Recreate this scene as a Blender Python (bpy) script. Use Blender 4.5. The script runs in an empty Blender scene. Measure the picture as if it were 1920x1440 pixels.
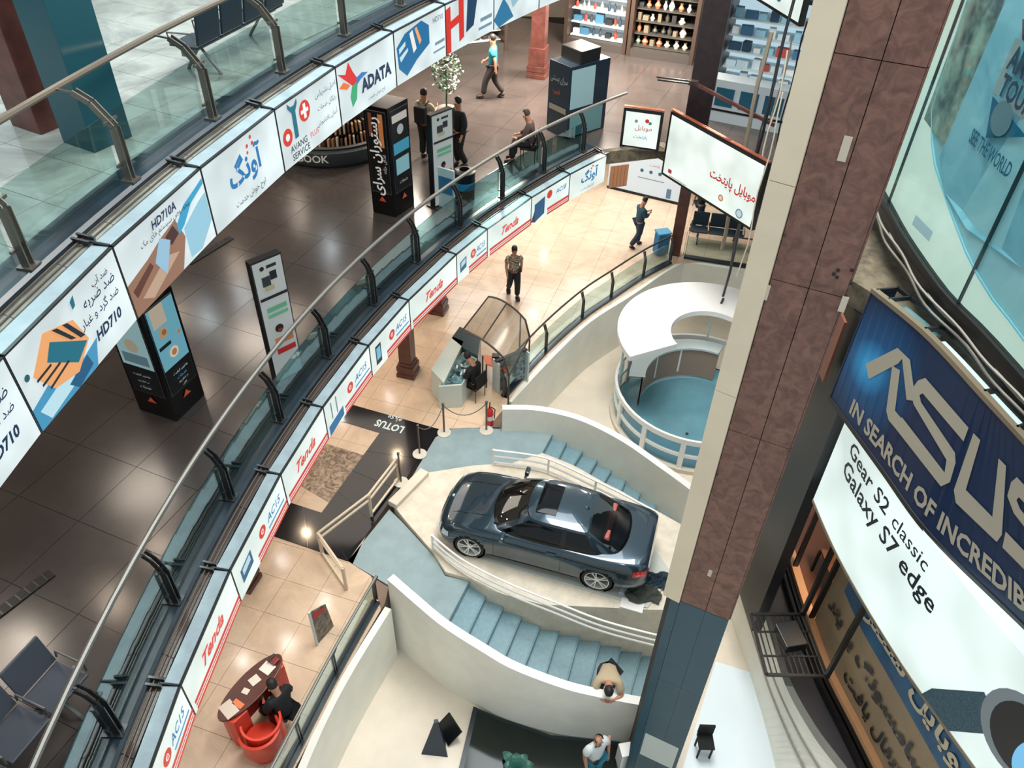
import bpy, bmesh, math, random
from math import sin, cos, radians as RD, pi
from mathutils import Vector as V, Matrix, Euler
random.seed(7)
SC = bpy.context.scene
COL = SC.collection
# ---------------------------------------------------------------- camera
# world: z = 0 is the floor the car stands near, galleries at 4.77 and 9.54, metres
CZ, FPX, PITCH, ROLL = 13.869, 1500.0, 41.0746, 1.7326
p_, r_ = RD(PITCH), RD(ROLL)
FW = V((0, cos(p_), -sin(p_))); R0 = V((1, 0, 0)); U0 = R0.cross(FW)
RT = R0*cos(r_) + U0*sin(r_); UP = U0*cos(r_) - R0*sin(r_)
cd = bpy.data.cameras.new('camera'); cam = bpy.data.objects.new('camera', cd); COL.objects.link(cam)
cam.matrix_world = Matrix(((RT.x, UP.x, -FW.x, 0), (RT.y, UP.y, -FW.y, 0), (RT.z, UP.z, -FW.z, CZ), (0, 0, 0, 1)))
cd.sensor_width = 36; cd.lens = 36*FPX/1920; cd.clip_end = 200; cd.clip_start = .05
SC.camera = cam
def G(x, y, z=0.0):
    """point of the horizontal plane at height z seen at a pixel of the survey photograph"""
    g = FW + RT*((x-960)/FPX) - UP*((y-720)/FPX)
    t = (z-CZ)/g.z
    return V((g.x*t, g.y*t, z))
# ---------------------------------------------------------------- light
SC.view_settings.view_transform = 'Standard'; SC.view_settings.look = 'None'
SC.view_settings.gamma = 1; SC.view_settings.use_curve_mapping = False
SC.view_settings.exposure = 0.0
w = bpy.data.worlds.new('hall'); SC.world = w; w.use_nodes = True
w.node_tree.nodes['Background'].inputs[0].default_value = (.74, .83, .87, 1)
w.node_tree.nodes['Background'].inputs[1].default_value = .84
def area(loc, size, power, color=(1, 1, 1), rot=(0, 0, 0), sy=None, shape='RECTANGLE'):
    l = bpy.data.lights.new('lamp', 'AREA'); l.shape = shape; l.size = size
    if shape == 'RECTANGLE': l.size_y = sy or size
    l.energy = power; l.color = color
    o = bpy.data.objects.new('lamp', l); COL.objects.link(o); o.location = loc; o.rotation_euler = rot
    return o
# unseen area lights added high above the void for overall brightness
area((2.0, 12, 21), 7, 3300, (1, .97, .92))
area((1.0, 17, 19), 5, 500, (.93, .98, 1))
area((3.0, 3.5, 19.5), 3, 500, (.93, .98, 1), (RD(25), 0, 0))
# area lights added under the first gallery slab to brighten the car level gallery
for x, y, sx, sy, pw in ((-6.5, 8.5, 3, 6, 100), (-4.4, 16, 3, 5, 110), (0, 24.5, 5, 3, 230), (4.5, 25.5, 5, 3, 260)):
    area((x, y, 3.9), sx, pw, (1, .88, .76) if y < 20 else (.97, .97, .95), sy=sy)
for x, y in ((-.2, 20.8), (.9, 21.6)): area((x, y, 3.88), .8, 60, (.95, .98, 1))
for px, py in ((790, 440), (1020, 478), (1000, 590), (1085, 610), (530, 1050), (540, 1205), (455, 1240), (640, 790), (610, 1130), (730, 745)):
    q = G(px, py, -3.85); area((q.x, q.y, 3.85), .09, 9, (1, .95, .88), shape='DISK')
for px, py in ((745, 855), (575, 1000)): 
    q = G(px, py, -3.85); area((q.x, q.y, 3.85), .14, 22, (1, .72, .45), shape='DISK')
# small downlights over the dark gallery: give the star reflections
for (px, py) in ((460, 560), (445, 505), (390, 600), (640, 560), (300, 1030), (215, 1130), (50, 1200), (340, 590), (620, 470), (560, 400), (420, 330), (720, 350), (380, 730), (480, 830), (560, 600)):
    q = G(px, py, 4.77*2-8.5)      # mirror image position -> lamp height 8.5
    area((q.x, q.y, 8.5), .10, 13, random.choice(((1, .8, .62), (.85, .97, 1), (1, .86, .7))), shape='DISK')
for x, y, pw in ((-.4, 22.5, 900), (2.5, 25, 950), (5.5, 23.5, 600), (-3.5, 22.5, 350), (-6.5, 16, 60), (-7.5, 11, 45), (-8.5, 7, 40)):
    area((x, y, 8.45), 1.2, pw, (1, .86, .72))  # broad area lights added to brighten the gallery floor
for x, y in ((-7.5, 9), (-7.5, 13), (-5, 17), (-9, 6)): area((x, y, 13.2), 1.5, 110, (.86, .97, 1))
# ---------------------------------------------------------------- materials
def lin(c):
    return tuple(((v/255)/12.92 if v/255 <= .04045 else ((v/255+.055)/1.055)**2.4) for v in c)
MATS = {}
def mat(name, c, rough=.5, metal=0, var=0, scale=6, bump=0, emit=0, coat=0, c2=None, vein=0, alpha=None, spec=.5, detail=6, world=False):
    if name in MATS: return MATS[name]
    m = bpy.data.materials.new(name); m.use_nodes = True; MATS[name] = m
    nt = m.node_tree; b = nt.nodes['Principled BSDF']; L = nt.links.new
    col = (*lin(c), 1); b.inputs['Base Color'].default_value = col
    b.inputs['Roughness'].default_value = rough; b.inputs['Metallic'].default_value = metal
    b.inputs['Specular IOR Level'].default_value = spec
    if coat: b.inputs['Coat Weight'].default_value = coat; b.inputs['Coat Roughness'].default_value = .03
    if alpha is not None: b.inputs['Alpha'].default_value = alpha
    if var or c2 or bump:
        tc = nt.nodes.new('ShaderNodeNewGeometry' if world else 'ShaderNodeTexCoord')
        n = nt.nodes.new('ShaderNodeTexNoise'); n.inputs['Scale'].default_value = scale; n.inputs['Detail'].default_value = detail
        n.inputs['Roughness'].default_value = .62
        if vein: n.inputs['Distortion'].default_value = vein
        L(tc.outputs['Position' if world else 'Object'], n.inputs['Vector'])
        if var or c2:
            rp = nt.nodes.new('ShaderNodeValToRGB'); e = rp.color_ramp.elements
            d = lin(c2) if c2 else tuple(v*(1-var) for v in col[:3])
            e[0].position = .36; e[1].position = .64; e[0].color = (*d, 1); e[1].color = col if c2 else (*[min(1, v*(1+var*.5)) for v in col[:3]], 1)
            L(n.outputs['Fac'], rp.inputs['Fac']); L(rp.outputs['Color'], b.inputs['Base Color'])
        if bump:
            bp = nt.nodes.new('ShaderNodeBump'); bp.inputs['Strength'].default_value = bump; bp.inputs['Distance'].default_value = .02
            L(n.outputs['Fac'], bp.inputs['Height']); L(bp.outputs['Normal'], b.inputs['Normal'])
    if emit:
        b.inputs['Emission Color'].default_value = col; b.inputs['Emission Strength'].default_value = emit
    return m
def glow(name, c, e=1.0, var=0.0, scale=1.2):
    """backlit print: a soft unevenness from the tubes behind"""
    if name in MATS: return MATS[name]
    m = mat(name, c, .35, emit=e); nt = m.node_tree; b = nt.nodes['Principled BSDF']
    b.inputs['Base Color'].default_value = (*[v*.25 for v in lin(c)], 1)
    if var:
        tc = nt.nodes.new('ShaderNodeTexCoord'); n = nt.nodes.new('ShaderNodeTexNoise'); n.inputs['Scale'].default_value = scale; n.inputs['Detail'].default_value = 1
        mr = nt.nodes.new('ShaderNodeMapRange'); mr.inputs[1].default_value = .3; mr.inputs[2].default_value = .7
        mr.inputs[3].default_value = e*(1-var); mr.inputs[4].default_value = e*(1+var*.6)
        nt.links.new(tc.outputs['Object'], n.inputs['Vector']); nt.links.new(n.outputs['Fac'], mr.inputs[0]); nt.links.new(mr.outputs[0], b.inputs['Emission Strength'])
    return m
def glassmat(name, tint, t=.85, rough=.02, edge=1.0):
    if name in MATS: return MATS[name]
    m = bpy.data.materials.new(name); m.use_nodes = True; MATS[name] = m
    nt = m.node_tree; nt.nodes.clear(); o = nt.nodes.new('ShaderNodeOutputMaterial')
    tr = nt.nodes.new('ShaderNodeBsdfTransparent'); tr.inputs[0].default_value = (*lin(tint), 1)
    gl = nt.nodes.new('ShaderNodeBsdfGlossy'); gl.inputs['Roughness'].default_value = rough; gl.inputs[0].default_value = (.9, .95, .95, 1)
    fr = nt.nodes.new('ShaderNodeLayerWeight'); pw = nt.nodes.new('ShaderNodeMath'); pw.operation = 'POWER'; pw.inputs[1].default_value = 4
    nt.links.new(fr.outputs['Facing'], pw.inputs[0])
    ad = nt.nodes.new('ShaderNodeMath'); ad.operation = 'ADD'; ad.operation = 'MULTIPLY_ADD'; ad.inputs[1].default_value = edge; ad.inputs[2].default_value = 1-t; ad.use_clamp = True
    mx = nt.nodes.new('ShaderNodeMixShader'); L = nt.links.new
    L(pw.outputs[0], ad.inputs[0]); L(ad.outputs[0], mx.inputs[0]); L(tr.outputs[0], mx.inputs[1]); L(gl.outputs[0], mx.inputs[2]); L(mx.outputs[0], o.inputs[0])
    return m
STEEL = mat('steel', (132, 132, 128), .55, .8)
DSTEEL = mat('dark_steel', (78, 80, 82), .32, .8)
BLACK = mat('black_metal', (16, 17, 19), .4, .2)
BLACKP = mat('black_plastic', (12, 14, 17), .35)
KERB = mat('kerb_slate', (24, 38, 48), .3, var=.35, scale=3)
GLASS = glassmat('clear_glass', (226, 238, 236), .97)
GLASSD = glassmat('green_glass', (176, 206, 208), .93)
CREAM = mat('cream_paint', (238, 236, 224), .55, var=.06, scale=1.5)
CREAM2 = mat('warm_cream_paint', (216, 204, 186), .6, var=.08, scale=2)
WHITE = mat('white_paint', (236, 236, 232), .4)
OFFW = mat('grey_white_laminate', (196, 208, 208), .4)
REDCOL = mat('oxblood_cladding', (88, 50, 44), .35, var=.35, scale=4)
BROWNFAS = mat('brown_fascia', (72, 44, 38), .5, var=.4, scale=8)
BLUEST = mat('blue_grey_step', (122, 154, 164), .42, var=.10, scale=14)
BLUELAND = mat('blue_grey_landing', (140, 160, 164), .36, var=.12, scale=2)
BOXTOP = mat('lightbox_casing', (158, 176, 184), .38, .2, var=.12, scale=5)
SKIN = mat('skin', (182, 130, 104), .5)
HAIR = mat('hair_black', (22, 18, 17), .6)
# ---------------------------------------------------------------- mesh helpers
class MB:
    def __init__(s): s.v = []; s.f = []
    def add(s, vs, fs):
        k = len(s.v); s.v += [V(a) for a in vs]; s.f += [tuple(i+k for i in f) for f in fs]; return s
    def box(s, c, d, rz=0, rot=None):
        M = (rot.to_matrix() if isinstance(rot, Euler) else Matrix.Rotation(rz, 3, 'Z')); c = V(c)
        pts = [c + M @ V((sx*d[0]/2, sy*d[1]/2, sz*d[2]/2)) for sz in (-1, 1) for sx, sy in ((-1, -1), (1, -1), (1, 1), (-1, 1))]
        return s.add(pts, [(3, 2, 1, 0), (4, 5, 6, 7), (0, 1, 5, 4), (1, 2, 6, 5), (2, 3, 7, 6), (3, 0, 4, 7)])
    def prism(s, poly, z0, z1):
        n = len(poly); a = [V((q[0], q[1], z0)) for q in poly]; b = [V((q[0], q[1], z1)) for q in poly]
        return s.add(a+b, [tuple(range(n))[::-1], tuple(range(n, 2*n))] + [(i, (i+1) % n, n+(i+1) % n, n+i) for i in range(n)])
    def hexa(s, a, b):
        """solid between polygon a (list of 3d points) and polygon b"""
        n = len(a)
        return s.add(list(a)+list(b), [tuple(range(n))[::-1], tuple(range(n, 2*n))] + [(i, (i+1) % n, n+(i+1) % n, n+i) for i in range(n)])
    def bar(s, a, b, w, h=None, up=V((0, 0, 1))):
        a, b = V(a), V(b); d = (b-a).normalized(); h = h or w
        if abs(d.dot(up)) > .99: up = V((0, 1, 0))
        x = d.cross(up).normalized(); y = x.cross(d)
        q = [x*(sx*w/2)+y*(sy*h/2) for sx, sy in ((-1, -1), (1, -1), (1, 1), (-1, 1))]
        return s.hexa([a+k for k in q], [b+k for k in q])
    def tube(s, pts, r, n=8, caps=True, closed=False):
        pts = [V(q) for q in pts]; k0 = len(s.v); m = len(pts); prev = None
        for i, q in enumerate(pts):
            if closed: d = pts[(i+1) % m]-pts[i-1]
            else: d = pts[min(i+1, m-1)]-pts[max(i-1, 0)]
            d.normalize()
            x = d.orthogonal() if prev is None else (prev-d*prev.dot(d))
            x.normalize(); prev = x; y = d.cross(x); rr = r[i] if isinstance(r, (list, tuple)) else r
            s.v += [q+(x*cos(2*pi*j/n)+y*sin(2*pi*j/n))*rr for j in range(n)]
        for i in range(m if closed else m-1):
            for j in range(n):
                a, b = k0+i*n, k0+((i+1) % m)*n
                s.f.append((a+j, a+(j+1) % n, b+(j+1) % n, b+j))
        if caps and not closed: s.f += [tuple(k0+j for j in range(n))[::-1], tuple(k0+(m-1)*n+j for j in range(n))]
        return s
    def lathe(s, prof, c=(0, 0, 0), n=24, a0=0, a1=2*pi):
        full = abs(a1-a0-2*pi) < 1e-6; m = n if full else n+1; k0 = len(s.v); c = V(c)
        for i in range(m):
            a = a0+(a1-a0)*i/n; s.v += [c+V((r*cos(a), r*sin(a), z)) for r, z in prof]
        q = len(prof)
        for i in range(n):
            a, b = k0+i*q, k0+((i+1) % m)*q
            for j in range(q-1): s.f.append((a+j, b+j, b+j+1, a+j+1))
        return s
    def sweep(s, c, angs, prof, closed=True):
        """profile (r,z) swept round centre c over a list of angles"""
        k0 = len(s.v); q = len(prof)
        for a in angs: s.v += [V((c[0]+r*cos(a), c[1]+r*sin(a), z)) for r, z in prof]
        for i in range(len(angs)-1):
            for j in range(q if closed else q-1):
                a, b = k0+i*q, k0+(i+1)*q; j2 = (j+1) % q
                s.f.append((a+j, b+j, b+j2, a+j2))
        if closed: s.f += [tuple(k0+j for j in range(q)), tuple(k0+(len(angs)-1)*q+j for j in range(q))[::-1]]
        return s
    def build(s, name, m=None, parent=None, world=False, smooth=False, bevel=0, recalc=True, kind=None, label=None):
        me = bpy.data.meshes.new(name); vs = s.v
        if parent is not None and world: vs = [q-parent.location for q in vs]
        bm = bmesh.new(); vv = [bm.verts.new(q) for q in vs]
        for f in s.f:
            try: bm.faces.new([vv[i] for i in f])
            except ValueError: pass
        if recalc: bmesh.ops.recalc_face_normals(bm, faces=bm.faces)
        if bevel:
            bmesh.ops.bevel(bm, geom=[e for e in bm.edges if len(e.link_faces) == 2 and e.calc_face_angle(0) > .6], offset=bevel, segments=2, affect='EDGES', profile=.6)
        if smooth:
            for f in bm.faces: f.smooth = True
            for e in bm.edges:
                if len(e.link_faces) == 2 and e.calc_face_angle(0) > .7: e.smooth = False
        bm.to_mesh(me); bm.free()
        if m: me.materials.append(m)
        o = bpy.data.objects.new(name, me); COL.objects.link(o)
        if parent is not None: o.parent = parent
        if kind: o['kind'] = kind
        if label: o['label'] = label
        return o
def thing(name, label, cat, loc=(0, 0, 0), rz=0, group=None):
    o = bpy.data.objects.new(name, None); COL.objects.link(o); o.location = loc; o.rotation_euler = (0, 0, rz)
    o.empty_display_size = .2; o['label'] = label; o['category'] = cat
    if group: o['group'] = group
    return o
def tag(o, label, cat, group=None):
    o['label'] = label; o['category'] = cat
    if group: o['group'] = group
    return o
def dup(root, loc, rz=None, label=None):
    r = root.copy(); COL.objects.link(r); r.location = loc
    if rz is not None: r.rotation_euler = (0, 0, rz)
    if label: r['label'] = label
    for ch in list(root.children):
        c = ch.copy(); COL.objects.link(c); c.parent = r
        for g in list(ch.children):
            d = g.copy(); COL.objects.link(d); d.parent = c
    return r
# ---------------------------------------------------------------- lettering
FORMS = {}
for ch, base, k in (('ا', 0xFE8D, 2), ('آ', 0xFE81, 2), ('ب', 0xFE8F, 4), ('پ', 0xFB56, 4), ('ت', 0xFE95, 4), ('ث', 0xFE99, 4), ('ج', 0xFE9D, 4), ('چ', 0xFB7A, 4), ('ح', 0xFEA1, 4),
    ('خ', 0xFEA5, 4), ('د', 0xFEA9, 2), ('ذ', 0xFEAB, 2), ('ر', 0xFEAD, 2), ('ز', 0xFEAF, 2), ('س', 0xFEB1, 4), ('ش', 0xFEB5, 4), ('ص', 0xFEB9, 4), ('ض', 0xFEBD, 4), ('ط', 0xFEC1, 4),
    ('ع', 0xFEC9, 4), ('غ', 0xFECD, 4), ('ف', 0xFED1, 4), ('ق', 0xFED5, 4), ('ک', 0xFB8E, 4), ('گ', 0xFB92, 4), ('ل', 0xFEDD, 4), ('م', 0xFEE1, 4), ('ن', 0xFEE5, 4), ('ه', 0xFEE9, 4), ('و', 0xFEED, 2), ('ی', 0xFBFC, 4)):
    FORMS[ch] = (base, k)
def shape(t):
    if not any(c in FORMS for c in t): return t
    out = []
    for i, c in enumerate(t):
        if c not in FORMS: out.append(c); continue
        b, k = FORMS[c]
        pj = i > 0 and t[i-1] in FORMS and FORMS[t[i-1]][1] == 4
        nj = k == 4 and i+1 < len(t) and t[i+1] in FORMS
        out.append(chr(b + (3 if pj and nj else 2 if nj else 1 if pj else 0)))
    return ''.join(out[::-1])
TXT = {}
def textmesh(t, bold=.0, shear=0.0, spacing=1.0):
    """flat lettering: 2d points scaled to height 1, and faces"""
    key = (t, bold, shear, spacing)
    if key in TXT: return TXT[key]
    c = bpy.data.curves.new('t', 'FONT'); c.body = shape(t); c.offset = bold; c.shear = shear; c.resolution_u = 2; c.space_character = spacing
    o = bpy.data.objects.new('t', c); COL.objects.link(o); bpy.context.view_layer.update()
    me = o.to_mesh(); vs = [v.co.copy() for v in me.vertices]; fs = [tuple(p.vertices) for p in me.polygons]
    o.to_mesh_clear(); bpy.data.objects.remove(o); bpy.data.curves.remove(c)
    x0 = min(v.x for v in vs); x1 = max(v.x for v in vs); y0 = min(v.y for v in vs); y1 = max(v.y for v in vs); h = y1-y0
    TXT[key] = ([((v.x-x0)/h, (v.y-y0)/h) for v in vs], fs, (x1-x0)/h)
    return TXT[key]
def put_text(mb, F, t, cx, cy, h, wmax=None, bold=0.0, shear=0.0, rot=0, spacing=1.0):
    """F(u,v) maps metres right / metres down on a face to a 3d point; text centred on cx,cy"""
    pts, fs, asp = textmesh(t, bold, shear, spacing); sx = h
    if wmax and asp*h > wmax: sx = wmax/asp
    c, s = cos(rot), sin(rot)
    out = []
    for x, y in pts:
        a, b = (x-asp/2)*sx, (.5-y)*h
        out.append(F(cx+a*c-b*s, cy+a*s+b*c))
    mb.add(out, fs); return asp*sx
def face(o, u, d, n, off=.006):
    o, u, d, n = V(o), V(u).normalized(), V(d).normalized(), V(n).normalized()
    return lambda a, b, k=1: o+u*a+d*b+n*off*k
INKS = {}
def ink(c, e=.0):
    k = (c, e)
    if k not in INKS: INKS[k] = glow('print_%02x%02x%02x_%d' % (*c, int(e*100)), c, e) if e else mat('print_%02x%02x%02x' % c, c, .4)
    return INKS[k]
def art(parent, F, W, H, items, e=0.0, world=True):
    """flat printed matter: items grouped by colour; coordinates 0..1 across W and down H. Layers by list order"""
    by = {}
    for k, it in enumerate(items):
        kind, colr = it[0], it[1]
        Fk = (lambda a, b, k=k: F(a, b, 1+k*.35))
        mb = by.setdefault((kind == 't', colr), MB())
        if kind == 't': put_text(mb, Fk, it[2], it[3]*W, it[4]*H, it[5]*H, wmax=(it[6]*W if len(it) > 6 and it[6] else None), bold=(it[7] if len(it) > 7 else 0), shear=(it[8] if len(it) > 8 else 0), rot=(it[9] if len(it) > 9 else 0))
        elif kind == 'p': mb.add([Fk(x*W, y*H) for x, y in it[2]], [tuple(range(len(it[2])))])
        elif kind == 'r':
            x0, y0, x1, y1 = it[2]; mb.add([Fk(x*W, y*H) for x, y in ((x0, y0), (x1, y0), (x1, y1), (x0, y1))], [(0, 1, 2, 3)])
        elif kind == 'c':
            x, y, r = it[2]; n = 20; mb.add([Fk(x*W+r*H*cos(2*pi*i/n), y*H+r*H*sin(2*pi*i/n)) for i in range(n)], [tuple(range(n))])
    for (t, c), mb in by.items(): mb.build('lettering' if t else 'printed_picture', ink(c, e), parent, world=world, recalc=False)
# ================================================================ the setting
Z2, Z3, Z0 = 4.77, 9.54, -1.8
C2, RA2 = (19.17, 3.91), 23.04
C3, RA3 = (24.98, 2.35), 29.39
def pol(c, r, a, z=0): return V((c[0]+r*cos(RD(a)), c[1]+r*sin(RD(a)), z))
def ang(c, q): return math.degrees(math.atan2(q[1]-c[1], q[0]-c[0])) % 360
def inpoly(x, y, poly):
    ins = False; n = len(poly)
    for i in range(n):
        x1, y1 = poly[i][0], poly[i][1]; x2, y2 = poly[i-1][0], poly[i-1][1]
        if (y1 > y) != (y2 > y) and x < (x2-x1)*(y-y1)/(y2-y1)+x1: ins = not ins
    return ins
M_L1 = mat('beige_marble', (214, 188, 162), .16, var=.16, scale=.9, vein=1.4, spec=.45, world=True)
M_L1J = mat('marble_joint', (120, 98, 84), .6)
M_L2 = mat('dark_porcelain', (70, 64, 62), .22, var=.22, scale=.7, spec=.75, world=True)
M_L2J = mat('dark_joint', (22, 20, 20), .7)
M_L3 = mat('pale_marble', (140, 146, 140), .13, var=.35, scale=.9, vein=1.5, spec=.6, world=True)
M_L3J = mat('pale_joint', (96, 98, 94), .6)
M_CEIL = mat('ceiling_paint', (200, 198, 192), .7)
# outlines (plan)
e1 = [G(575, 1400), G(640, 1270), G(722, 1130)]
e1b = [G(652, 1052), G(825, 805), G(937, 800), G(950, 750), G(1030, 665), G(1100, 600), G(1180, 549), G(1280, 486), G(1372, 500)]
L1poly = [V((-4.35, 3.2, 0))] + e1 + [G(728, 1100)] + e1b + [V((9.5, 21.4, 0)), V((16, 21, 0)), V((16, 31, 0)), V((-12, 31, 0)), V((-14, 3.2, 0))]
L2edge = [pol(C2, RA2+.22, a) for a in [190-i*1.5 for i in range(38)] if a > 133.7]
aEnd = ang(C2, G(1143, 293, Z2)); L2edge = [q for q in L2edge if ang(C2, q) > aEnd+.3] + [pol(C2, RA2+.22, aEnd)]
L2poly = L2edge + [V((3.74, 20.25, 0)), V((5.75, 17.4, 0)), V((9, 15.6, 0)), V((16, 15, 0)), V((16, 31, 0)), V((-12, 31, 0)), V((-17, 0, 0)), V((-4.2, -.1, 0))]
L3edge = [pol(C3, RA3+.22, 190-i*1.3) for i in range(36)]
L3poly = L3edge + [V((3.5, 31, 0)), V((-12, 31, 0)), V((-17, -3, 0)), V((-4.4, -3, 0))]
MB().prism(L1poly, -.35, -.012).build('floor', M_L1J, kind='structure')
MB().prism(L2poly, 4.45, Z2-.012).build('floor', M_L2J, kind='structure')
MB().prism(L3poly, 8.62, Z3-.012).build('floor', M_L3J, kind='structure')
def tiles(name, parentname, poly, z, m, size, rot, o, cap, score, mj):
    """square floor tiles inside an outline; the nearest cap of them one by one, the rest joined"""
    par = [x for x in bpy.data.objects if x.name.startswith('floor') and abs(max(v[2] for v in x.bound_box)-(z-.012)) < .01][0]
    xs = [q[0] for q in poly]; ys = [q[1] for q in poly]; c, s = cos(RD(rot)), sin(RD(rot)); cells = []
    for i in range(-60, 60):
        for j in range(-60, 60):
            cx, cy = o[0]+(i*c-j*s)*size, o[1]+(i*s+j*c)*size
            if not (min(xs)-1 < cx < max(xs)+1 and min(ys)-1 < cy < max(ys)+1): continue
            h = size*.5
            cor = [(cx+(a*c-b*s)*h, cy+(a*s+b*c)*h) for a, b in ((-1, -1), (1, -1), (1, 1), (-1, 1))]
            ok = [inpoly(x, y, poly) for x, y in cor]
            sc = score(cx, cy)
            if sc is None or not any(ok): continue
            cells.append((sc, cx, cy, all(ok), cor))
    cells.sort(key=lambda t: t[0])
    g = .0035; t0 = MB().box((0, 0, -.006), (size-2*g, size-2*g, .012)).build(name, m, par, bevel=0)
    t0.rotation_euler = (0, 0, RD(rot)); used = 0; rest = MB()
    for sc, cx, cy, full, cor in cells:
        if full and used < cap:
            q = t0 if used == 0 else t0.copy()
            if used: COL.objects.link(q)
            q.location = (cx, cy, z); used += 1
        elif full: rest.box((cx, cy, z-.006), (size-2*g, size-2*g, .012), RD(rot))
        else:
            # edge tile: clipped by walking in until inside
            ins = [q for q in cor if inpoly(*q, poly)]
            cut = []
            for k in range(4):
                a, b = cor[k], cor[(k+1) % 4]; ia, ib = inpoly(*a, poly), inpoly(*b, poly)
                if ia: cut.append(a)
                if ia != ib:
                    lo, hi = (a, b) if ia else (b, a)
                    for _ in range(14):
                        md = ((lo[0]+hi[0])/2, (lo[1]+hi[1])/2)
                        if inpoly(*md, poly): lo = md
                        else: hi = md
                    cut.append(lo)
            if len(cut) >= 3:
                mx, my = sum(q[0] for q in cut)/len(cut), sum(q[1] for q in cut)/len(cut)
                cut = [(q[0]+(mx-q[0])*.01, q[1]+(my-q[1])*.01) for q in cut]
                rest.prism(cut, z-.012, z)
    if rest.v: rest.build(name.replace('tile', 'tiles'), m, par, kind='stuff')
def cs(x0, x1, y0, y1, cx, cy):
    return lambda x, y: (math.hypot(x-cx, y-cy) if x0 < x < x1 and y0 < y < y1 else None)
tiles('marble_tile', '', L1poly, 0, M_L1, .80, -17, (-5.01, 9.34), 290, cs(-9, 10, 4, 30, -3.5, 8), M_L1J)
tiles('porcelain_tile', '', L2poly, Z2, M_L2, 1.15, -22, (-6, 9), 200, cs(-13, 10, 2, 30.5, -5, 10), M_L2J)
tiles('pale_tile', '', L3poly, Z3, M_L3, .8, -25, (-5, 9), 200, cs(-12, -3, 3, 22, -4.5, 8), M_L3J)
# undersides
MB().prism(L2poly, 4.41, 4.45).build('ceiling', M_CEIL, kind='structure')
MB().prism(L3poly, 8.58, 8.62).build('ceiling', M_CEIL, kind='structure')
# lowest floor
MB().box((1.5, 12, Z0-.1), (22, 26, .2)).build('floor', mat('cream_terrazzo', (226, 214, 196), .32, var=.07, scale=1.3), kind='structure')
# far walls
MB().box((0, 31.2, 7), (30, .3, 15)).build('wall_back', mat('back_wall', (150, 138, 124), .6), kind='structure')
MB().box((-15.5, 14, 7), (.3, 36, 15)).build('wall_left', mat('left_wall', (112, 106, 100), .6), kind='structure')
MB().box((16.2, 22, 4), (.3, 20, 10)).build('wall_right', mat('right_wall', (112, 106, 100), .6), kind='structure')
# slab edge walls of the sunken court
def wallstrip(name, pts, z0, z1, t, m, label=None, side=1):
    """upright band of thickness t along plan points"""
    mb = MB(); n = len(pts); P = [V((q[0], q[1], 0)) for q in pts]; off = []
    for i in range(n):
        d = (P[min(i+1, n-1)]-P[max(i-1, 0)]).normalized(); off.append(P[i]+V((-d.y, d.x, 0))*t*side)
    Z0_ = z0 if isinstance(z0, list) else [z0]*n; Z1_ = z1 if isinstance(z1, list) else [z1]*n
    ring = lambda i: [V((P[i].x, P[i].y, Z0_[i])), V((off[i].x, off[i].y, Z0_[i])), V((off[i].x, off[i].y, Z1_[i])), V((P[i].x, P[i].y, Z1_[i]))]
    k0 = 0
    for i in range(n): mb.v += ring(i)
    for i in range(n-1):
        for j in range(4): mb.f.append((i*4+j, i*4+(j+1) % 4, i*4+4+(j+1) % 4, i*4+4+j))
    mb.f += [(0, 1, 2, 3), tuple((n-1)*4+k for k in (3, 2, 1, 0))]
    return mb
def spline(pts, n):
    P = [V(q) for q in pts]; out = []
    for i in range(len(P)-1):
        a, b, c, d = P[max(i-1, 0)], P[i], P[i+1], P[min(i+2, len(P)-1)]
        for k in range(n):
            t = k/n; out.append(.5*((2*b)+(c-a)*t+(2*a-5*b+4*c-d)*t*t+(3*b-a-3*c+d)*t**3))
    out.append(P[-1]); return out
edgeA = spline([V((-3.75, 4.2, 0)), G(575, 1400), G(640, 1270), G(722, 1137)], 5)
wallstrip('w', edgeA, Z0, -.005, .14, CREAM, side=-1).build('wall_court_near', CREAM, kind='structure', smooth=True)
edgeB = spline([G(950, 750), G(1030, 665), G(1100, 600), G(1180, 549), G(1240, 508), G(1280, 486)], 5)
wallstrip('w', edgeB, Z0, -.005, .14, CREAM, side=-1).build('wall_court_far', CREAM, kind='structure', smooth=True)
wallstrip('w', [G(1280, 486), G(1372, 500), V((9.5, 21.4, 0))], Z0, -.005, .14, CREAM, side=-1).build('wall_court_end', CREAM, kind='structure')
# ---------------------------------------------------------------- sweep bands at both gallery edges
def band(C, R, Z, h, a0, a1, seams, lvl):
    n = int(abs(a1-a0)/1.0)+1; AA = [RD(a0+(a1-a0)*i/n) for i in range(n+1)]
    MB().sweep(C, AA, [(R+.22, Z-h-.02), (R+.30, Z-h-.02), (R+.30, Z-.03), (R+.22, Z-.03)]).build('trim_'+lvl, BROWNFAS if lvl == 'upper' else BLACK, kind='structure')
    MB().sweep(C, AA, [(R+.36, Z-.02), (R+.78, Z-.02), (R+.78, Z+.06), (R+.74, Z+.09), (R+.40, Z+.09), (R+.36, Z+.06)]).build('kerb_'+lvl, KERB, kind='structure')
    rods = MB()
    for r, z, w in ((R+.265, Z+.01, .011), (R+.32, Z+.035, .011)):
        rods.tube([pol(C, r, math.degrees(a), z) for a in AA], w, 6)
    rods.build('cable_rods_'+lvl, mat('tarnished_rod', (84, 70, 58), .5, .4), kind='structure')
band(C2, RA2, Z2, .72, 191, aEnd, None, 'lower')
band(C3, RA3, Z3, .9, 186, 148, None, 'upper')
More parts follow.
